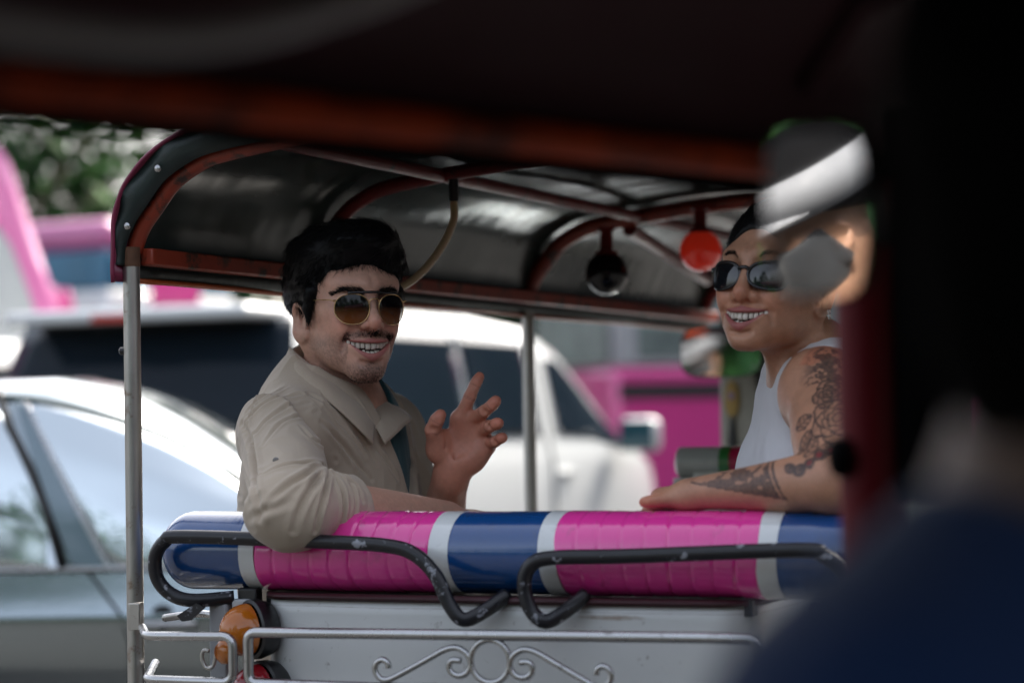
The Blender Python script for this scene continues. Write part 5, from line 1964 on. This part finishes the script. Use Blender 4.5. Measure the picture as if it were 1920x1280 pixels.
# ---- silver sedan beside the tuk-tuk, heading right
sed = empty('car', (-3.10, 6.75, 0), rad(-90))
tag(sed, 'pale silver car with sky reflected in its side windows, left of the steel post', 'car', 'vehicles in the traffic')


def sx(px): return (px - 960) / FPX * 5.9 + 3.10          # pixel column on the near side -> distance from the rear end
def sz(px, py): return CAM_Z - (py - (790 - .01745 * (px - 960))) / FPX * 5.9


sc_ = Car([(0, .95, .70, .80), (.06, 1.00, .70, .84), (.5, 1.06, .66, .86), (.85, 1.24, .68, .87), (1.25, 1.42, .68, .87), (1.60, 1.485, .68, .87), (sx(60), sz(60, 706), .68, .87), (sx(150), sz(150, 726), .68, .87), (sx(220), sz(220, 752), .68, .87), (sx(300), sz(300, 793), .68, .87), (sx(420), sz(420, 866), .68, .87), (2.75, 1.10, .70, .87), (3.05, .985, .72, .87), (3.8, .93, .66, .86), (4.3, .84, .60, .80), (4.45, .70, .52, .72)], .985, .22, 'body', M_SILVER_P, sed, True)
NS = 1   # near side faces the camera (local +x points to -Y)
fw = [(sx(33), sz(33, 757)), (sx(110), sz(110, 770)), (sx(210), sz(210, 797)), (sx(290), sz(290, 828)), (sx(380), sz(380, 875)), (sx(470), sz(470, 935)), (sx(560), sz(560, 1010)), (sx(610), sz(610, 1062)), (sx(207), sz(207, 1064))]
for s_ in (1, -1):
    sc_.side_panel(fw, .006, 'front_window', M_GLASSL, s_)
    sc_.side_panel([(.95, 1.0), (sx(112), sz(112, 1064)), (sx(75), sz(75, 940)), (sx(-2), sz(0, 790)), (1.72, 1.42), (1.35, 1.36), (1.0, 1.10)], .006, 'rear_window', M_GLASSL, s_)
    up_ = [(sx(a), sz(a, b)) for a, b in ((8, 752), (30, 757), (200, 1064), (130, 1064))]
    sc_.side_panel(up_, .008, 'pillar', car_paint('blue_grey_pillar', (.16, .22, .25), .4), s_)
    MB().tube([(s_ * (sc_.side_x(sx(a), sz(a, b)) + .012), sx(a), sz(a, b)) for a, b in ((-30, 735), (0, 800), (40, 868), (78, 950), (112, 1062))], .013, 6).build('window_seal', M_TRIM, sed, auto=0)
    ch = [(sx(a), sz(a, b)) for a, b in ((24, 752), (36, 758), (206, 1066), (196, 1066))]
    sc_.side_panel(ch, .012, 'pillar_trim', M_CHROME, s_)
    pts = [(sx(a), sz(a, b)) for a, b in ((-60, 742), (30, 748), (110, 762), (212, 789), (294, 820), (384, 866), (474, 926), (566, 1003), (625, 1064))]
    MB().tube([(s_ * (sc_.side_x(y, min(z, sc_.at(y)[0] - .02)) + .008), y, z) for y, z in pts], .010, 6).build('window_trim', simple('green_black_trim', (.010, .035, .032), .3), sed, auto=0)
    MB().tube([(s_ * (sc_.side_x(y, .988) + .010), y, .988) for y in np.linspace(.8, sx(640), 16)], .009, 6).build('belt_trim', M_CHROME, sed, auto=0)
    # door seams and handle
    sm = [(sx(a), sz(a, b)) for a, b in ((160, 1072), (190, 1110), (222, 1150), (236, 1200), (236, 1500))]
    MB().tube([(s_ * (sc_.side_x(y, z) + .0), y, z) for y, z in sm], .005, 5).build('door_seam', M_TRIM, sed, auto=0)
    hy = sx(310); hz = sz(310, 1168)
    hx = sc_.side_x(hy, hz)
    MB().lathe([(.034, 0), (.030, .003), (.0005, .004)], (s_ * (hx - .002), sx(300), hz + .018), (s_, 0, 0), 20).build('handle_recess', M_TRIM, sed)
    MB().tube(smooth_path([(s_ * (hx + .002), hy - .075, hz), (s_ * (hx + .026), hy - .055, hz + .002), (s_ * (hx + .026), hy + .05, hz + .002), (s_ * (hx + .002), hy + .07, hz - .002)], 5), .0105, 8).build('door_handle', M_CHROME, sed, auto=0)
sc_.wheels((.85, 3.55), .32)

# ---- pink buses and other far vehicles
M_BUSPINK = car_paint('pink_bus_paint', (.52, .035, .21), rough=.4)
M_BUSPALE = car_paint('pale_pink_paint', (.50, .13, .31), rough=.4)
M_BUSBLUE = simple('blue_bus_glass', (.045, .16, .26), .15, spec=.6, var=.4, scale=1.5)
M_GREY = simple('grey_facade', (.30, .32, .33), .7, var=.2, scale=.8)


def bus(P, yaw, L, h, wz, cols, label, stripe=True, glass=M_BUSBLUE, roofmat=None, pinkroof=0.0):
    b = empty('bus', P, yaw)
    tag(b, label, 'bus', 'pink buses beyond the traffic')
    w = 1.2
    MB().box((-w, 0, .35), (w, L, wz[0])).build('lower_body', cols[0], b, bevel=.08)
    MB().box((-w * .98, .03, wz[0] + .002), (w * .98, L - .03, wz[1])).build('cabin', cols[1], b, bevel=.03)
    MB().box((-w, 0, wz[1] + .002), (w, L, h)).build('roof', roofmat or cols[0], b, bevel=.12)
    if stripe: MB().box((-w - .012, .05, wz[0] - .32), (w + .012, L - .05, wz[0] - .16)).build('stripe', M_TRIM, b)
    n = int(L / 1.3)
    for s_ in (-1, 1):
        for k in range(n):
            y0 = .25 + k * (L - .5) / n
            MB().box((s_ * w * .985 - .01, y0, wz[0] + .08), (s_ * w * .985 + .01, y0 + (L - .5) / n - .14, wz[1] - .06)).build('window', glass, b)
        for y in (1.6, L - 2.2):
            MB().lathe([(.1, -.12), (.44, -.12), (.47, 0), (.44, .12), (.1, .12)], (s_ * (w - .08), y, .47), (1, 0, 0), 24).build('wheel', M_TYRE, b)
    for y in (-.012, L + .012):
        MB().box((-w * .88, y - .01, wz[0] + .05), (w * .88, y + .01, wz[1] - .02)).build('end_window', glass, b)
    return b


M_BUSPANE = simple('pale_bus_glass', (.16, .20, .19), .2, spec=.6, var=.8, scale=2.2)
bus(W(1075, 785, 23) * [1, 1, 0], rad(-72), 9.5, 3.0, (1.86, 2.62), (M_BUSPINK, M_GREY), 'bright pink bus with a black stripe beyond the white van bonnet', True, M_BUSPANE)
bus(W(330, 800, 25.5) * [1, 1, 0], rad(62), 9.0, 3.62, (2.86, 3.28), (M_CARWHITE, M_BUSBLUE), 'pink roofed bus with blue glass beyond the white van at left', False, M_BUSBLUE, M_BUSPALE)

# the cab of a pink minibus cut by the left edge of the frame
mb_ = empty('minibus', W(-95, 800, 15) * [1, 1, 0], rad(-62))
tag(mb_, 'pale pink minibus cab with slanted pillar at the left edge behind the silver car', 'minibus')
mz = Car([(-4.0, 2.9, .95, 1.0), (-3.8, 3.15, .98, 1.02), (-.4, 3.18, .98, 1.02), (.10, 3.14, .97, 1.02), (.17, 3.04, .96, 1.02), (.46, 2.16, .96, 1.02), (.62, 1.62, .94, 1.0), (.68, 1.2, .92, .98), (.70, .6, .9, .95)], 1.5, .35, 'body', M_BUSPALE, mb_)
for s_ in (-1, 1):
    mz.side_panel([(-1.2, 1.6), (.46, 1.6), (.25, 2.25), (.10, 2.62), (-1.2, 2.62)], .006, 'window', M_GREY, s_)
mz.wheels((-3.0, .2), .33)
for k, px in enumerate((95, 120)):
    p = W(px, 800, 17 + k * .4) * [1, 1, 0]
    o = MB().tube([(0, 0, 0), (0, 0, 2.12), (0, 0, 2.32), (0, 0, 2.42)], [.075, .075, .085, .05], 14).build('post', M_BUSPALE if k == 0 else M_BUSPINK, None, auto=40)
    o.location = p
    tag(o, 'pale pink post standing behind the van spoiler, left of the steel tuk-tuk post' if k == 0 else 'deeper pink post just right of the pale pink one behind the van spoiler', 'post', 'pink posts behind the van')
so = empty('signboard', W(332, 800, 19) * [1, 1, 0], rad(-8))
tag(so, 'plain bright pink board on two legs seen between the van roof and the canopy eave', 'signboard')
MB().box((-.21, -.03, 2.36), (.21, .03, 2.75)).build('board', M_BUSPINK, so, bevel=.02)
for x in (-.17, .17): MB().box((x - .025, -.02, 0), (x + .025, .02, 2.36)).build('leg', M_TRIM, so)
# a second white vehicle at far left
wc = empty('car', W(-10, 805, 13.2) * [1, 1, 0], rad(-30))
tag(wc, 'white estate car mostly out of frame at the left edge beyond the silver car', 'car', 'vehicles in the traffic')
w2 = Car([(-2.2, 1.2, .7, .82), (-2.1, 1.75, .68, .85), (-1.0, 1.86, .68, .85), (.1, 1.84, .68, .85), (.5, 1.70, .67, .85), (1.1, 1.18, .7, .85), (1.9, 1.02, .68, .82), (2.1, .7, .6, .75)], 1.1, .25, 'body', M_CARWHITE, wc)
for s_ in (-1, 1): w2.side_panel([(-1.9, 1.16), (.9, 1.14), (.5, 1.55), (.1, 1.72), (-1.9, 1.70)], .005, 'side_window', M_GLASSD, s_)
w2.wheels((-1.4, 1.2), .32)

# ---- buildings closing the street
M_WALLP = simple('pale_rendered_wall', (.42, .42, .41), .8, var=.15, scale=.6, grime=((.26, .25, .24), .8, .5, .8))


def block(P, yaw, w, dp, h, label, floors, bays, mat, frame=M_GREY):
    b = empty('building', P, yaw)
    tag(b, label, 'building', 'buildings closing the street')
    MB().box((-w / 2, 0, 0), (w / 2, dp, h)).build('wall', mat, b, smooth=False)
    MB().box((-w / 2 - .2, -.25, h + .002), (w / 2 + .2, dp + .2, h + .35)).build('parapet', frame, b, smooth=False)
    for f in range(floors):
        for k in range(bays):
            x = -w / 2 + (k + .5) * w / bays; z = 1.0 + f * 3.2
            MB().box((x - w / bays * .36, -.05, z), (x + w / bays * .36, .02, z + 1.7)).build('window', M_GLASSD, b, smooth=False)
            MB().box((x - w / bays * .40, -.16, z - .12), (x + w / bays * .40, -.02, z - .02)).build('sill', frame, b, smooth=False)
    return b


block(W(1200, 790, 44) * [1, 1, 0], rad(-12), 14, 8, 10, 'grey building with dark windows far behind the pink bus', 3, 5, M_WALLP)
block(np.array([15.0, 27.0, 0]), rad(-90), 46, 9, 9.5, 'unseen dark shopfront row at right, added to darken reflections in the van glass', 3, 12, simple('dark_render', (.10, .10, .105), .8, var=.2, scale=.5))  # out of view; added so the van windows reflect something dark
block(W(2300, 790, 46) * [1, 1, 0], rad(-22), 16, 8, 12, 'tall grey building at the right end of the street', 3, 6, M_GREY)


# ---- trees
def leaf_mat():
    t = NT('leaf_green')
    oi = t.n('ShaderNodeObjectInfo')
    at = t.n('ShaderNodeAttribute', attribute_name='tone')
    c = t.ramp(at.outputs['Fac'], [(0, (.008, .028, .010)), (.5, (.018, .058, .017)), (1, (.045, .110, .025))])
    t.set(col=c, rough=.6, spec=.08)
    t.b.inputs['Transmission Weight'].default_value = 0.0
    return t.m


M_LEAF = leaf_mat()
M_BARK = simple('bark', (.075, .052, .038), .9, var=.4, scale=8, bump=.6, bscale=30, bdist=.02)


def crown_mesh(name, R, H, n, seed, leaf=.13):
    r = np.random.default_rng(seed)
    cl = r.normal(size=(34, 3)); cl /= np.linalg.norm(cl, axis=1, keepdims=True)
    cl = cl * (r.uniform(.35, 1, 34) ** .6)[:, None] * [R, R, H]
    pick_ = r.integers(0, 34, n)
    P = cl[pick_] + r.normal(size=(n, 3)) * (r.uniform(.10, .24, 34) * R)[pick_][:, None]
    d = r.normal(size=(n, 3)); d /= np.linalg.norm(d, axis=1, keepdims=True)
    a = np.cross(d, r.normal(size=(n, 3))); a /= np.linalg.norm(a, axis=1, keepdims=True)
    s = leaf * r.uniform(.6, 1.4, n)[:, None]
    V = np.stack([P - d * s, P + a * s * .42, P + d * s, P - a * s * .42], 1).reshape(-1, 3)
    F = np.arange(4 * n).reshape(n, 4)
    tone = np.repeat(np.clip(.5 + .35 * r.normal(size=34)[pick_] + .15 * r.normal(size=n), 0, 1), 4)
    return V, F, tone


def tree(P, h, R, H, n, seed, label, group, leaf=.13):
    t = empty('tree', P)
    tag(t, label, 'tree', group)
    r = np.random.default_rng(seed + 50)
    mb = MB()
    top = np.array([0, 0, h - H * .3])
    mb.tube(smooth_path([np.array([0, 0, 0]), np.array([.15, .1, h * .3]), np.array([-.1, 0, h * .55]), top], 4), list(np.linspace(.28, .10, 13)), 10)
    for k in range(9):
        a = r.uniform(0, 6.28); z0 = h * r.uniform(.35, .6)
        e = np.array([R * .75 * math.cos(a), R * .75 * math.sin(a), h + r.uniform(-.5, .4) * H])
        mb.tube(smooth_path([np.array([0, 0, z0]), e * [.4, .4, 0] + [0, 0, (z0 + e[2]) / 2 + .2], e], 4), list(np.linspace(.10, .025, 9)), 6)
    mb.build('trunk', M_BARK, t, auto=0)
    V, F, tone = crown_mesh('crown', R, H, n, seed, leaf)
    c = mesh_obj('crown', V + np.array([0, 0, h]), F, M_LEAF, t, smooth=False)
    set_val(c, tone, 'tone')
    return t


tree(W(-40, 800, 33) * [1, 1, 0], 5.2, 2.6, 2.2, 1700, 1, 'leafy dark green tree at the left edge with bright sky showing through', 'trees behind the buses', .17)
tree(W(300, 800, 36) * [1, 1, 0], 6.0, 3.0, 2.6, 6000, 2, 'dense dark tree just left of the canopy behind the pink roofed bus', 'trees behind the buses')
tree(W(1130, 790, 40) * [1, 1, 0], 4.2, 2.2, 1.6, 9000, 3, 'green tree behind the white van windscreen', 'trees behind the buses')
tree(W(800, 790, 42) * [1, 1, 0], 5.5, 3.2, 2.6, 9000, 4, 'tree behind the canopy, between the man and the mid post', 'trees behind the buses')
hd = np.random.default_rng(77)
hp = []
for k in range(74):                                   # unseen uneven clumps behind the camera and at right, added to darken reflections
    if k < 46: c = (-17 + .75 * k, hd.uniform(-14, -11.5), hd.uniform(1.5, 7.6) if k % 2 else hd.uniform(.4, 3.0))
    else: c = (hd.uniform(14, 17), -8 + 1.7 * (k - 46), hd.uniform(.6, 5.0))
    hp.append(np.array(c) + hd.normal(size=(620, 3)) * [.85, .85, .95])
hp = np.concatenate(hp); hp[:, 2] = np.abs(hp[:, 2]) + .03
nh = len(hp)
dd_ = hd.normal(size=(nh, 3)); dd_ /= np.linalg.norm(dd_, axis=1, keepdims=True); aa_ = np.cross(dd_, hd.normal(size=(nh, 3))); aa_ /= np.linalg.norm(aa_, axis=1, keepdims=True)
hV = np.stack([hp - dd_ * .22, hp + aa_ * .11, hp + dd_ * .22, hp - aa_ * .11], 1).reshape(-1, 3)
hg = mesh_obj('reflection_bushes', hV, np.arange(4 * nh).reshape(nh, 4), M_LEAF, None, smooth=False)
set_val(hg, np.repeat(np.clip(.3 + .3 * hd.normal(size=nh) - .2, 0, 1), 4), 'tone')
tag(hg, 'unseen dark bushes behind the camera and at right, added to be mirrored in car glass and mirrors', kind='stuff')

# far end of the street: a belt of trees too distant to tell apart
fd = np.random.default_rng(78)
fp = []
for k in range(60):
    x = -46 + 2.2 * k
    fp.append(np.array([x, 58 + fd.uniform(-3, 3), fd.uniform(1.0, 3.0 if x < 2 else 6.5)]) + fd.normal(size=(260, 3)) * [1.6, 1.6, .9 if x < 2 else 1.5])
fp = np.concatenate(fp); fp[:, 2] = np.abs(fp[:, 2]) + .1
nf_ = len(fp)
d1 = fd.normal(size=(nf_, 3)); d1 /= np.linalg.norm(d1, axis=1, keepdims=True); a1_ = np.cross(d1, fd.normal(size=(nf_, 3))); a1_ /= np.linalg.norm(a1_, axis=1, keepdims=True)
fV = np.stack([fp - d1 * .6, fp + a1_ * .32, fp + d1 * .6, fp - a1_ * .32], 1).reshape(-1, 3)
fo = mesh_obj('treeline', fV, np.arange(4 * nf_).reshape(nf_, 4), M_LEAF, None, smooth=False)
set_val(fo, np.repeat(np.clip(.4 + .3 * fd.normal(size=nf_), 0, 1), 4), 'tone')
tag(fo, 'belt of distant trees closing the far end of the street', kind='stuff')


# ------------------------------------------------------------------ the tuk-tuk the photograph is taken from
F0, F1 = W(0, 150, 1.35), W(1400, 302, 1.84)
FE = F1 - F0; FE[2] = 0; FE /= np.linalg.norm(FE)
FN = np.array([FE[1], -FE[0], 0])
FO = F0 * [1, 1, 0]
ft = empty('tuk_tuk', FO, math.atan2(FE[1], FE[0]))
tag(ft, 'blurred dark tuk-tuk in the foreground with red roof beam framing the view', 'tuk-tuk', 'tuk-tuks')


def floc(P):
    """world -> frame of the foreground tuk-tuk: along, to its left, up"""
    d = np.asarray(P) - FO
    return np.array([d @ FE, -(d @ FN), d[2]])


FZ = (F0[2] + F1[2]) / 2
M_FLINE = simple('dark_maroon_lining', (.060, .026, .032), .6, spec=.2, var=.3, scale=6)
M_FBEAM = simple('red_orange_enamel', (.50, .060, .010), .5, spec=.2, var=.3, scale=9, grime=((.05, .012, .008), 7, .45, .62))
M_FBLACK = simple('black_vinyl', (.0022, .0022, .0025), .85, spec=.04, var=.3, scale=10)
a0, a1 = floc(F0), floc(F1)
dz = (a1[2] - a0[2]) / (a1[0] - a0[0])
zb = lambda x: a0[2] + dz * (x - a0[0])
XF = .838                                       # where the front post stands, along the beam
MB().tube([(x, 0, zb(x)) for x in (-1.2, -.3, .3, XF + .10)], .0135, 12).build('roof_beam', M_FBEAM, ft)
MB().sheet([[(x, .012 + .004 * math.sin(x * 11), zb(x) + dzz) for x in np.linspace(-1.2, XF + .1, 24)] for dzz in (.020, .0, -.014, -.024)]).build('valance', M_FBLACK, ft, auto=0, solid=.003)
sec = [(.010, .012), (-.02, .075), (-.08, .135), (-.20, .180), (-.40, .205), (-.62, .212), (-.84, .205), (-1.04, .18), (-1.16, .135), (-1.22, .075), (-1.25, .0)]
MB().sheet([[(x, y, zb(x) + z) for y, z in sec] for x in np.linspace(-1.2, XF + .35, 14)]).build('canopy', M_FLINE, ft, auto=0, solid=.004)
for x in (-.55, .22, .75): MB().tube([(x, y * .985, zb(x) + z - .014) for y, z in sec[1:-1]], .012, 8).build('rib', M_FLINE, ft, auto=0)
MB().tube(smooth_path([floc(W(*q)) for q in ((900, -90, 1.25), (700, -10, 1.18), (480, 55, 1.10), (300, 75, 1.05), (130, 65, 1.0), (-60, 40, .95))], 5), .0085, 8).build('ceiling_rail', simple('worn_grey_rail', (.30, .28, .28), .5), ft)
P0 = floc(W(1648, 620, 2.0)); P0[1] = -.012
MB().tube([(XF, -.012, .3), (XF, -.012, zb(XF) - .01)], .0270, 14).build('front_post', simple('wine_red_enamel', (.10, .004, .008), .5, spec=.15, var=.2, scale=8), ft)
MB().lathe([(.018, 0), (.016, .012), (.006, .016)], (XF - .024, -.004, 1.315), (-.7, .7, 0), 14).build('post_knob', M_FBLACK, ft)
# black rolled curtain and header board by the front post, dash and seat below
MB().box((XF + .004, -.95, zb(XF) - .120), (XF + .034, -.012, zb(XF) + .02)).build('header_board', M_FBLACK, ft, bevel=.012)
MB().tube([(XF + .03, -.045, 1.28), (XF + .03, -.05, zb(XF) + .05)], .034, 12).build('rolled_curtain', M_FBLACK, ft)
MB().box((XF - .02, -1.2, .35), (XF + .02, -.02, 1.02)).build('front_panel', M_FBLACK, ft, bevel=.02)
MB().box((-1.1, -1.2, .30), (XF, -.02, .36)).build('floor', M_FBLACK, ft)
MB().box((-1.15, -1.2, .36), (-1.05, -.02, 1.20)).build('rear_wall', M_FBLACK, ft, bevel=.02)
for y in (-.0, -1.23): MB().tube([(-1.1, y, .3), (-1.1, y, zb(-1.1))], .014, 10).build('rear_post', simple('dark_post', (.03, .02, .02), .4), ft)
MB().tube([(XF, -1.23, .3), (XF, -1.23, zb(XF))], .02, 10).build('front_post', M_FBLACK, ft)
MB().box((-.9, -1.15, .36), (-.35, -.08, .72)).build('bench_seat', M_FBLACK, ft, bevel=.03)
MB().box((.30, -.95, .36), (.72, -.30, .70)).build('driver_seat', M_FBLACK, ft, bevel=.03)
for x, y in ((-.85, -.05), (-.85, -1.18), (1.25, -.62)):
    MB().lathe([(.1, -.05), (.19, -.055), (.225, -.035), (.232, 0), (.225, .035), (.19, .055), (.1, .05)], (x, y, .232), (0, 1, 0), 24).build('wheel', M_TYRE, ft)

# its driver, seen from behind on the right
DC = W(2160, 330, .86)
DR = rot(135 + 8, 0, 0)
d_loc, d_wor = head_frame(DC, DR)
d_f = DR @ np.array([0, -1.0, 0]); d_s = DR @ np.array([1.0, 0, 0])
d_neck = W(2080, 1010, .87); d_sL = W(1725, 1445, .83); d_mid = d_neck + np.array([0, 0, -.07])
d_sR = d_sL + d_s * -.38
d_sR = 2 * (d_mid * [1, 1, 0] + [0, 0, d_sL[2]]) - d_sL
d_chest = (d_sL + d_sR) / 2 + np.array([0, 0, -.16])
dax = axes(d_sL, d_sR, None)


def driver_body(P):
    d = within(P, DC, .175, lambda q: head_sdf(d_loc(q), MAN), .035)
    d = su(d, cone(P, d_wor(np.array([0, .028, -.04])), d_neck + np.array([0, 0, -.02]), .055, .062), .02)
    t = ell(P, d_chest, A(.16, .10, .23), dax)
    t = su(t, cone(P, d_sL, d_sR, .05, .05), .06)
    t = su(t, cone(P, d_neck, d_mid, .062, .08), .06)
    d = su(d, t, .03)
    for s, sh in ((1, d_sL), (-1, d_sR)):
        e = sh + np.array([0, 0, -.24]) + d_f * .10; w_ = e + d_f * .22 + np.array([0, 0, .02])
        d = su(d, chain(P, [sh, e, w_], [.05, .042, .028]), .03)
        d = su(d, ell(P, w_ + d_f * .06, A(.04, .05, .03)), .02)
        for k in range(4):
            b = w_ + d_f * .085 + np.array([0, 0, .02 - .014 * k])
            d = su(d, chain(P, [b, b + d_f * .035, b + d_f * .05 - d_s * s * .02], [.010, .009, .008]), .004)
    return np.maximum(d, .80 - P[:, 2])


driver = empty('person', (DC[0], DC[1], .4))
tag(driver, 'blurred black-haired driver in dark blue shirt, seen from behind at the right edge', 'person')
DL = -np.array(driver.location)
V, F = mesh_sdf(driver_body, (-.25, .40, .8), (.80, 1.60, 1.62), .0055)
V = relax(V, F, 1, .4)
o = mesh_obj('body', V + DL, F, M_SKIN, driver); set_col(o, skin_colour_body(V, (.13, .065, .042)))  # skin colour darkened evenly to stand in for the canopy's shade


def driver_shirt(P):
    t = ell(P, d_chest, A(.185, .125, .26), dax)
    t = su(t, cone(P, d_sL, d_sR, .068, .068), .06)
    t = su(t, cone(P, d_neck - np.array([0, 0, .03]), d_mid, .070, .095), .06)
    for sh in (d_sL, d_sR): t = su(t, cone(P, sh, sh + np.array([0, 0, -.20]) + d_f * .08, .066, .062), .03)
    t = ss(t, cone(P, d_neck - np.array([0, 0, .02]), d_neck + np.array([0, 0, .1]), .064, .085), .005)
    return np.maximum(t, .79 - P[:, 2])


V, F = mesh_sdf(driver_shirt, (-.28, .35, .78), (.80, 1.60, 1.45), .007)
V = relax(V, F, 1, .4)
V = V + vnormals(V, F) * (.006 * fbm(V * 12, 3))[:, None]
mesh_obj('shirt', V + DL, F, cloth_mat('navy_blue_cotton', (.007, .032, .118)), driver)


def hair_cap_driver(Q):
    X = Q.copy(); X[:, 0] = np.abs(X[:, 0])
    d = ell(X, A(0, .016, .034), A(.086, .106, .094))
    d = su(d, ell(X, A(0, .055, -.03), A(.070, .050, .085)), .02)
    d = ss(d, ell(X, A(0, -.110, -.01), A(.075, .062, .075)), .008)
    d = ss(d, ell(X, A(.09, .004, -.035), A(.022, .026, .036)), .006)
    return np.maximum(d, -(Q[:, 2] + .125)) - (np.abs(vnoise(Q * 60)) * .004).astype(f32)


V, F = mesh_sdf(hair_cap_driver, (-.12, -.12, -.1), (.12, .14, .15), .005)
mesh_obj('hair', d_wor(V) + DL, F, simple('matt_black_hair', (.002, .002, .002), .8, spec=.03), driver)

# mirror on the front post of the foreground tuk-tuk; it shows a rider waiting behind
MM = W(1530, 398, 1.42)
TG = np.array([-1.13, -.43, 1.472])
mo = (TG - MM) / np.linalg.norm(TG - MM); mi = (CC - MM) / np.linalg.norm(CC - MM)
mn = mo + mi; mn /= np.linalg.norm(mn)
mxa = np.cross(np.array([0, 0, 1.0]), mn); mxa /= np.linalg.norm(mxa); mza = np.cross(mn, mxa)
FMI = Matrix.Rotation(-ft.rotation_euler.z, 3, 'Z')
fl_ = lambda P: tuple(FMI @ Vector(np.asarray(P) - FO))
hx_, hz_ = .0310, .0520
ol = [(hx_ * math.copysign(abs(math.cos(a)) ** .45, math.cos(a)), hz_ * math.copysign(abs(math.sin(a)) ** .45, math.sin(a))) for a in np.linspace(0, 2 * math.pi, 36, endpoint=False)]
fm = MB().prism([(a * 1.05, b * 1.035) for a, b in ol], -.020, 0, lambda a, b, d: fl_(MM + mxa * a + mza * b + mn * d)).build('rear_view_mirror', M_FBLACK, ft, bevel=.004)
MB().prism(ol, .0006, .0022, lambda a, b, d: fl_(MM + mxa * a + mza * b + mn * d)).build('mirror_glass', M_MIRROR, fm)
MB().tube([fl_(MM - mn * .01), fl_(MM - mn * .05 + np.array([.03, .03, .02])), (XF, -.03, zb(XF) - .06)], .007, 8).build('mirror_arm', M_FBLACK, fm)

rider = empty('person', (TG[0], TG[1], 0))
tag(rider, 'rider in black and white helmet and grey mask, reflected in the near mirror', 'person')
RL = -np.array(rider.location)
rr_ = cr - 2 * (cr @ mn) * mn                     # the photograph's right, as the mirror turns it
rf_ = -rr_ * .95 - mo * .30; rf_[2] = -.50; rf_ /= np.linalg.norm(rf_)
ry = -rf_; rx_ = np.cross(ry, np.array([0, 0, 1.0])); rx_ /= np.linalg.norm(rx_); RRm = np.stack([rx_, ry, np.cross(rx_, ry)], 1)
RC = TG + np.array([0, 0, -.015])
r_loc, r_wor = head_frame(RC, RRm)


def rider_body(P):
    d = within(P, RC, .175, lambda q: head_sdf(r_loc(q), MAN), .035)
    n0, n1 = r_wor(np.array([0, .03, -.05])), RC + np.array([0, 0, -.22])
    d = su(d, cone(P, n0, n1, .052, .06), .02)
    sL, sR = n1 + RRm[:, 0] * .17 + np.array([0, 0, -.03]), n1 - RRm[:, 0] * .17 + np.array([0, 0, -.03])
    hip = n1 + np.array([0, 0, -.52])
    t = su(cone(P, sL, sR, .055, .055), cone(P, n1 + np.array([0, 0, -.12]), hip, .13, .13), .08)
    for s, k in ((sL, 1), (sR, -1)):
        e = s + np.array([0, 0, -.27]) + RRm[:, 0] * k * .05
        t = su(t, chain(P, [s, e, e + np.array([0, 0, -.20]) + rf_ * .12], [.052, .042, .03]), .03)
        hp = hip + RRm[:, 0] * k * .09; kn = hp + np.array([0, 0, -.40]); ft_ = kn + np.array([0, 0, -.30])
        t = su(t, chain(P, [hp, kn, ft_, ft_ + rf_ * .12], [.085, .06, .045, .04]), .03)
    return su(d, t, .03)


V, F = mesh_sdf(rider_body, RC - np.array([.45, .45, 1.62]), RC + np.array([.45, .45, .22]), .0085)
V = relax(V, F, 1, .4)
o = mesh_obj('body', V + RL, F, M_SKIN, rider)
C_ = skin_colour_body(V, (.30, .165, .105))
C_[V[:, 2] < RC[2] - .19] = (.06, .065, .075)
set_col(o, C_)


def helmet(Q):
    d = ell(Q, A(0, .015, .050), A(.110, .130, .105))
    d = np.maximum(d, -(Q[:, 2] - .030 + .35 * (Q[:, 1] + .03)))
    d = ss(d, ell(Q, A(0, .012, .035), A(.092, .110, .092)), .004)
    return d


V, F = mesh_sdf(helmet, (-.14, -.16, -.1), (.14, .17, .18), .005)
he = mesh_obj('helmet', r_wor(V) + RL, F, M_FBLACK, rider)
mb = MB()
mb.sheet([[tuple(r_wor(np.array([(.098 + .0 * k) * math.sin(a) * (1 + .10 * k), -.120 * math.cos(a) * (1 + .50 * k) + .02, .050 - .014 * k])) + RL) for a in np.linspace(-1.2, 1.2, 14)] for k in (0, .5, 1)])
mb.build('peak', simple('white_peak', (.13, .135, .145), .7), he, auto=0, solid=.006)
mb = MB().sheet([[tuple(r_wor(np.array([.112 * math.sin(a), -.132 * math.cos(a) + .015, z])) + RL) for a in np.linspace(-2.4, 2.4, 22)] for z in (.030, .100)])
mb.build('helmet_stripe', simple('white_reflective_band', (.12, .125, .135), .7), he, auto=0, solid=.004)


def mask(Q):
    d = head_sdf(Q, MAN) - f32(.010)
    d = np.maximum(d, Q[:, 2] + .004 - .25 * (Q[:, 1] + .06)); d = np.maximum(d, -(Q[:, 2] + .125)); d = np.maximum(d, Q[:, 1] - .004 + .5 * np.abs(Q[:, 2] + .06))
    return d


V, F = mesh_sdf(mask, (-.1, -.15, -.14), (.1, .03, .02), .004)
mesh_obj('face_mask', r_wor(V) + RL, F, cloth_mat('grey_cotton', (.016, .018, .021)), rider)
